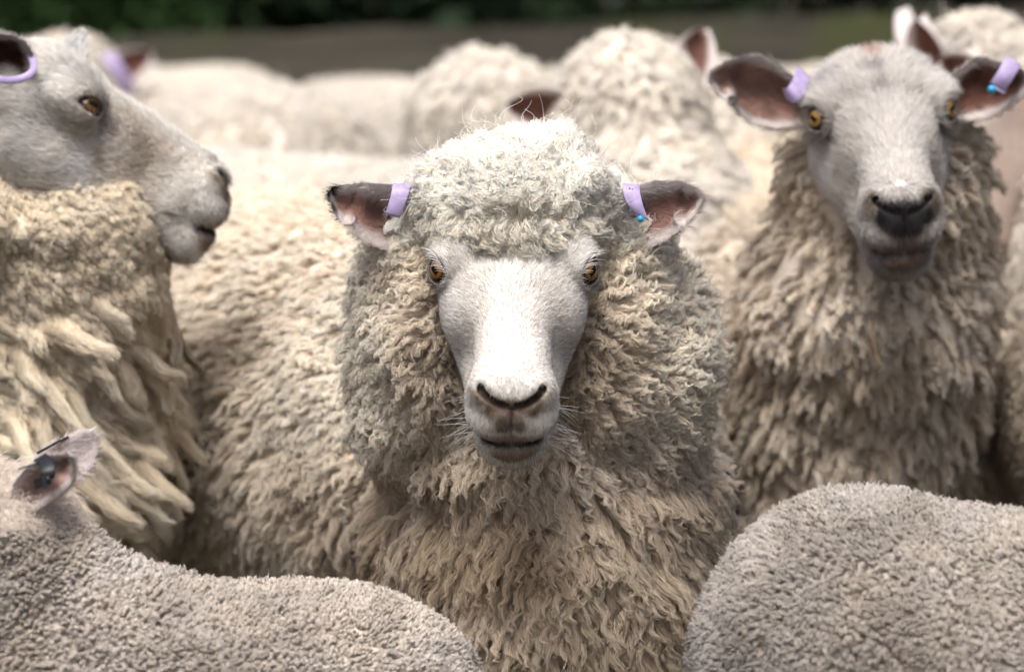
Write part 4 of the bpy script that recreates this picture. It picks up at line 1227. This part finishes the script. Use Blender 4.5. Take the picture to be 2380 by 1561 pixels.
flock_sheep('dim fleece hanging at the right edge above the lamb', P(2720, 960, 3.65), P(3200, 960, 3.9), .175, .22, None, 12, tint=(.6, .52, .42), nl=6000)
flock_sheep('faint pale back farthest away, between the two heads above the fluffy topknot', P(1480, 400, 6.2), P(1300, 410, 6.5), .18, .19, None, 13, group='flock behind')
flock_sheep('faint pale back farthest away at the left, under the rail', P(520, 385, 6.3), P(300, 395, 6.6), .17, .19, None, 14)
flock_sheep('faint pale back farthest away, just left of the wide-eared head', P(1960, 410, 6.0), P(1760, 415, 6.4), .18, .19, None, 15)
print('flock', round(time.time()-T0, 1))

# ================================================================== fence, hedge, ground
def setting():
    rng = np.random.default_rng(5)
    # ground: one sheet, gently uneven
    n = 120
    gx = np.concatenate([np.linspace(-80, -6, 20), np.linspace(-5.5, 5.5, 80), np.linspace(6, 80, 20)]); gy = np.concatenate([np.linspace(-10, 1, 10), np.linspace(1.2, 9, 80), np.linspace(9.5, 150, 30)])
    X, Y = np.meshgrid(gx, gy, indexing='ij'); p = np.stack([X, Y, 0*X], -1).reshape(-1, 3)
    p[:, 2] = .02*noise3(p, 1.3, 2)+.012*noise3(p, 4, 3)-.02
    idx = np.arange(len(p)).reshape(len(gx), len(gy))
    q = np.stack([idx[:-1, :-1], idx[1:, :-1], idx[1:, 1:], idx[:-1, 1:]], -1).reshape(-1, 4)
    m, nn, l = new_mat('yard_ground')
    out = nn.new('ShaderNodeOutputMaterial'); b = nn.new('ShaderNodeBsdfPrincipled'); g = nn.new('ShaderNodeNewGeometry')
    n1 = nn.new('ShaderNodeTexNoise'); n1.inputs['Scale'].default_value = 3; n1.inputs['Detail'].default_value = 8
    l.new(g.outputs['Position'], n1.inputs['Vector'])
    cr = nn.new('ShaderNodeValToRGB'); cr.color_ramp.elements[0].position = .42; cr.color_ramp.elements[1].position = .58
    cr.color_ramp.elements[0].color = (.045, .032, .022, 1); cr.color_ramp.elements[1].color = (.032, .038, .020, 1)
    l.new(n1.outputs['Fac'], cr.inputs[0]); l.new(cr.outputs[0], b.inputs['Base Color']); b.inputs['Roughness'].default_value = .95
    bp = nn.new('ShaderNodeBump'); bp.inputs['Distance'].default_value = .03; l.new(n1.outputs['Fac'], bp.inputs['Height']); l.new(bp.outputs[0], b.inputs['Normal'])
    l.new(b.outputs[0], out.inputs[0])
    o = mesh_obj('ground', p, q, m); o['kind'] = 'structure'
    # timber fence
    m, nn, l = new_mat('weathered_timber')
    out = nn.new('ShaderNodeOutputMaterial'); b = nn.new('ShaderNodeBsdfPrincipled'); g = nn.new('ShaderNodeNewGeometry')
    mp = nn.new('ShaderNodeMapping'); mp.inputs['Scale'].default_value = (1.2, 1.2, 9)
    n1 = nn.new('ShaderNodeTexNoise'); n1.inputs['Scale'].default_value = 2.2; n1.inputs['Detail'].default_value = 6
    l.new(g.outputs['Position'], mp.inputs[0]); l.new(mp.outputs[0], n1.inputs['Vector'])
    n2 = nn.new('ShaderNodeTexNoise'); n2.inputs['Scale'].default_value = 2.5; n2.inputs['Detail'].default_value = 4; l.new(g.outputs['Position'], n2.inputs['Vector'])
    cr = nn.new('ShaderNodeValToRGB'); cr.color_ramp.elements[0].color = (.040, .036, .026, 1); cr.color_ramp.elements[1].color = (.105, .096, .072, 1)
    cr.color_ramp.elements[0].position = .3; cr.color_ramp.elements[1].position = .7
    cr2 = nn.new('ShaderNodeValToRGB'); cr2.color_ramp.elements[0].position = .5; cr2.color_ramp.elements[1].position = .62
    mx = nn.new('ShaderNodeMix'); mx.data_type = 'RGBA'; mx.inputs['B'].default_value = (.075, .085, .03, 1)
    l.new(n1.outputs['Fac'], cr.inputs[0]); l.new(n2.outputs['Fac'], cr2.inputs[0]); l.new(cr2.outputs[0], mx.inputs['Factor']); l.new(cr.outputs[0], mx.inputs['A'])
    l.new(mx.outputs['Result'], b.inputs['Base Color']); b.inputs['Roughness'].default_value = .9
    l.new(b.outputs[0], out.inputs[0])
    A = P(-500, 0, 6.9); B = P(2900, 0, 8.2); tilt = .085
    ax_ = B-A; ax_[2] = 0; Lg = np.linalg.norm(ax_); ax_ /= Lg; nr = np.array([-ax_[1], ax_[0], 0])
    root = thing('timber_fence', (A[0], A[1], 0), 'weathered mossy timber rail fence closing the yard behind the flock', 'fence')
    def box(name, c, hx, hy, hz, jig=.004):
        sx = np.linspace(-1, 1, 9)
        rows = []
        for s in sx:
            w = rng.normal(0, jig, 2)
            for (u, v) in ((-1, -1), (1, -1), (1, 1), (-1, 1)):
                rows.append(c+ax_*hx*s+nr*(hy*u)+np.array([0, 0, hz*v+w[0]+tilt*hx/Lg*s]))
        V = np.array(rows); q = []
        for i in range(8):
            for j in range(4): q.append((i*4+j, i*4+(j+1) % 4, i*4+4+(j+1) % 4, i*4+4+j))
        q += [(3, 2, 1, 0), (32, 33, 34, 35)]
        return mesh_obj(name, V, np.array(q), m, root, smooth=False)
    nb = 2
    z0 = .0
    for k, zc in enumerate((.790, .655, .42, .19)):
        hz = .062 if k else .058
        for i in range(nb):
            cx = Lg*(i+.5)/nb
            c = A+ax_*cx; c[2] = zc-.045+tilt*(cx/Lg)+rng.normal(0, .003)
            box('rail', c, Lg/nb/2-.004, .02, hz)
    for i in range(4):
        c = A+ax_*(Lg*(i+.12)/3.3)+nr*.075; c = np.array([c[0], c[1], .42])
        sx = 24; a = np.linspace(0, 2*PI, sx, endpoint=False)
        V = np.concatenate([np.stack([c[0]+.055*np.cos(a), c[1]+.055*np.sin(a), np.full(sx, z)], 1) for z in (-.05, .4, .78)]+[np.array([[c[0], c[1], .785]])])
        T = []
        for r_ in range(2):
            for j in range(sx): T.append((r_*sx+j, r_*sx+(j+1) % sx, (r_+1)*sx+(j+1) % sx, (r_+1)*sx+j))
        for j in range(0, sx, 1): T.append((2*sx+j, 2*sx+(j+1) % sx, 3*sx, 3*sx))
        T = np.array(T)
        me = bpy.data.meshes.new('post'); me.from_pydata(V.tolist(), [], [tuple(dict.fromkeys(t)) for t in T.tolist()]); me.materials.append(m)
        o = bpy.data.objects.new('post', me); C.objects.link(o); attach(o, root)
    # leaves helper
    def leaves(name, pts, size, mat, parent=None):
        n = len(pts); a = rng.normal(size=(n, 3)); a = nrm(a); bb = nrm(np.cross(a, rng.normal(size=(n, 3))))
        s = (size*rng.uniform(.6, 1.4, n))[:, None]
        V = np.stack([pts-a*s, pts+bb*s*.45, pts+a*s, pts-bb*s*.45], 1).reshape(-1, 3)
        q = np.arange(4*n).reshape(n, 4)
        return mesh_obj(name, V, q, mat, parent, smooth=False)
    lm = plain('dark_leaves', (.012, .026, .009), .6, scale=1.2, spec=.2)
    lm2 = plain('bright_leaves', (.035, .075, .022), .6, scale=1.5, spec=.2)
    bark = plain('bark', (.06, .045, .03), .9, bump=.6, scale=20)
    # a dense dark belt of conifers behind the fence, one thing each
    labels = ['dark evergreen tree behind the fence, above the profile sheep', 'dark evergreen tree behind the fence, left of the middle', 'dark evergreen tree behind the fence, above the fluffy topknot',
              'dark evergreen tree behind the fence, right of the middle', 'dark evergreen tree behind the fence, above the wide-eared sheep', 'dark evergreen tree behind the fence, beyond the right edge', 'dark evergreen tree behind the fence, beyond the left edge']
    for i, tx in enumerate((-1.9, -.75, .45, 1.55, 2.75, 4.1, -3.3)):
        c = np.array([tx, 11.2+rng.uniform(-.3, .3), 0]); hgt = rng.uniform(5.2, 6.5)
        root = thing('tree', tuple(c), labels[i], 'tree', 'evergreen trees behind the fence')
        sx = 10; a = np.linspace(0, 2*PI, sx, endpoint=False)
        V = np.concatenate([np.stack([c[0]+r_*np.cos(a)+ox, c[1]+r_*np.sin(a), np.full(sx, z)], 1) for z, r_, ox in ((-.1, .16, 0), (.6, .12, .02), (2, .09, .05), (4, .05, .0), (hgt, .01, 0))])
        T = [(r_*sx+j, r_*sx+(j+1) % sx, (r_+1)*sx+(j+1) % sx, (r_+1)*sx+j) for r_ in range(4) for j in range(sx)]
        mesh_obj('trunk', V, np.array(T), bark, root)
        N = 26000
        ncl = 170; cz = rng.uniform(0.05, 1, ncl)**1.0; rad = (1.25-.95*cz)*np.sqrt(rng.uniform(.25, 1, ncl)); aa = rng.uniform(0, 2*PI, ncl)
        cc = np.stack([c[0]+rad*np.cos(aa), c[1]+rad*np.sin(aa), .25+cz*(hgt-.4)], 1)
        k = rng.integers(0, ncl, N); pts = cc[k]+rng.normal(0, 1, (N, 3))*np.array([.19, .19, .14])
        leaves('crown', pts, .045, lm, root)
    # lighter shrub at far left in front of the trees
    c = P(120, 60, 9.3); c[2] = .85
    root = thing('bush', (c[0], c[1], 0), 'bright green leafy bush behind the fence at the far left', 'bush')
    pts = c+rng.normal(0, 1, (9000, 3))*np.array([.17, .2, .26])
    leaves('foliage', pts, .03, lm2, root)
    stem = np.array([(c[0]-.012, c[1], -.05), (c[0]+.012, c[1]-.01, -.05), (c[0]+.012, c[1]+.012, -.05), (c[0]-.008, c[1]+.01, 1.0), (c[0]+.008, c[1], 1.0), (c[0], c[1]+.01, 1.0)])
    mesh_obj('stem', stem, np.array([(0, 1, 4, 3), (1, 2, 5, 4), (2, 0, 3, 5)]), bark, root)
    # grass
    N = 60000
    gp = np.stack([rng.uniform(-3.5, 3.5, N), rng.uniform(6.2, 10.5, N), np.zeros(N)], 1)
    hh = rng.uniform(.05, .16, N)+.12*np.clip(noise3(gp, 1.5, 4), 0, 1)
    aa = rng.uniform(0, 2*PI, N); w = np.stack([np.cos(aa), np.sin(aa), 0*aa], 1)*.004; ln = rng.normal(0, .3, (N, 2))
    tip = gp+np.stack([ln[:, 0]*hh, ln[:, 1]*hh, hh], 1)
    V = np.stack([gp-w, gp+w, tip], 1).reshape(-1, 3)
    gr = mesh_obj('grass', V, np.arange(3*N).reshape(N, 3), plain('grass_blade', (.06, .12, .03), .7, scale=2), smooth=False)
    gr['kind'] = 'stuff'
setting()
print('all', round(time.time()-T0, 1))
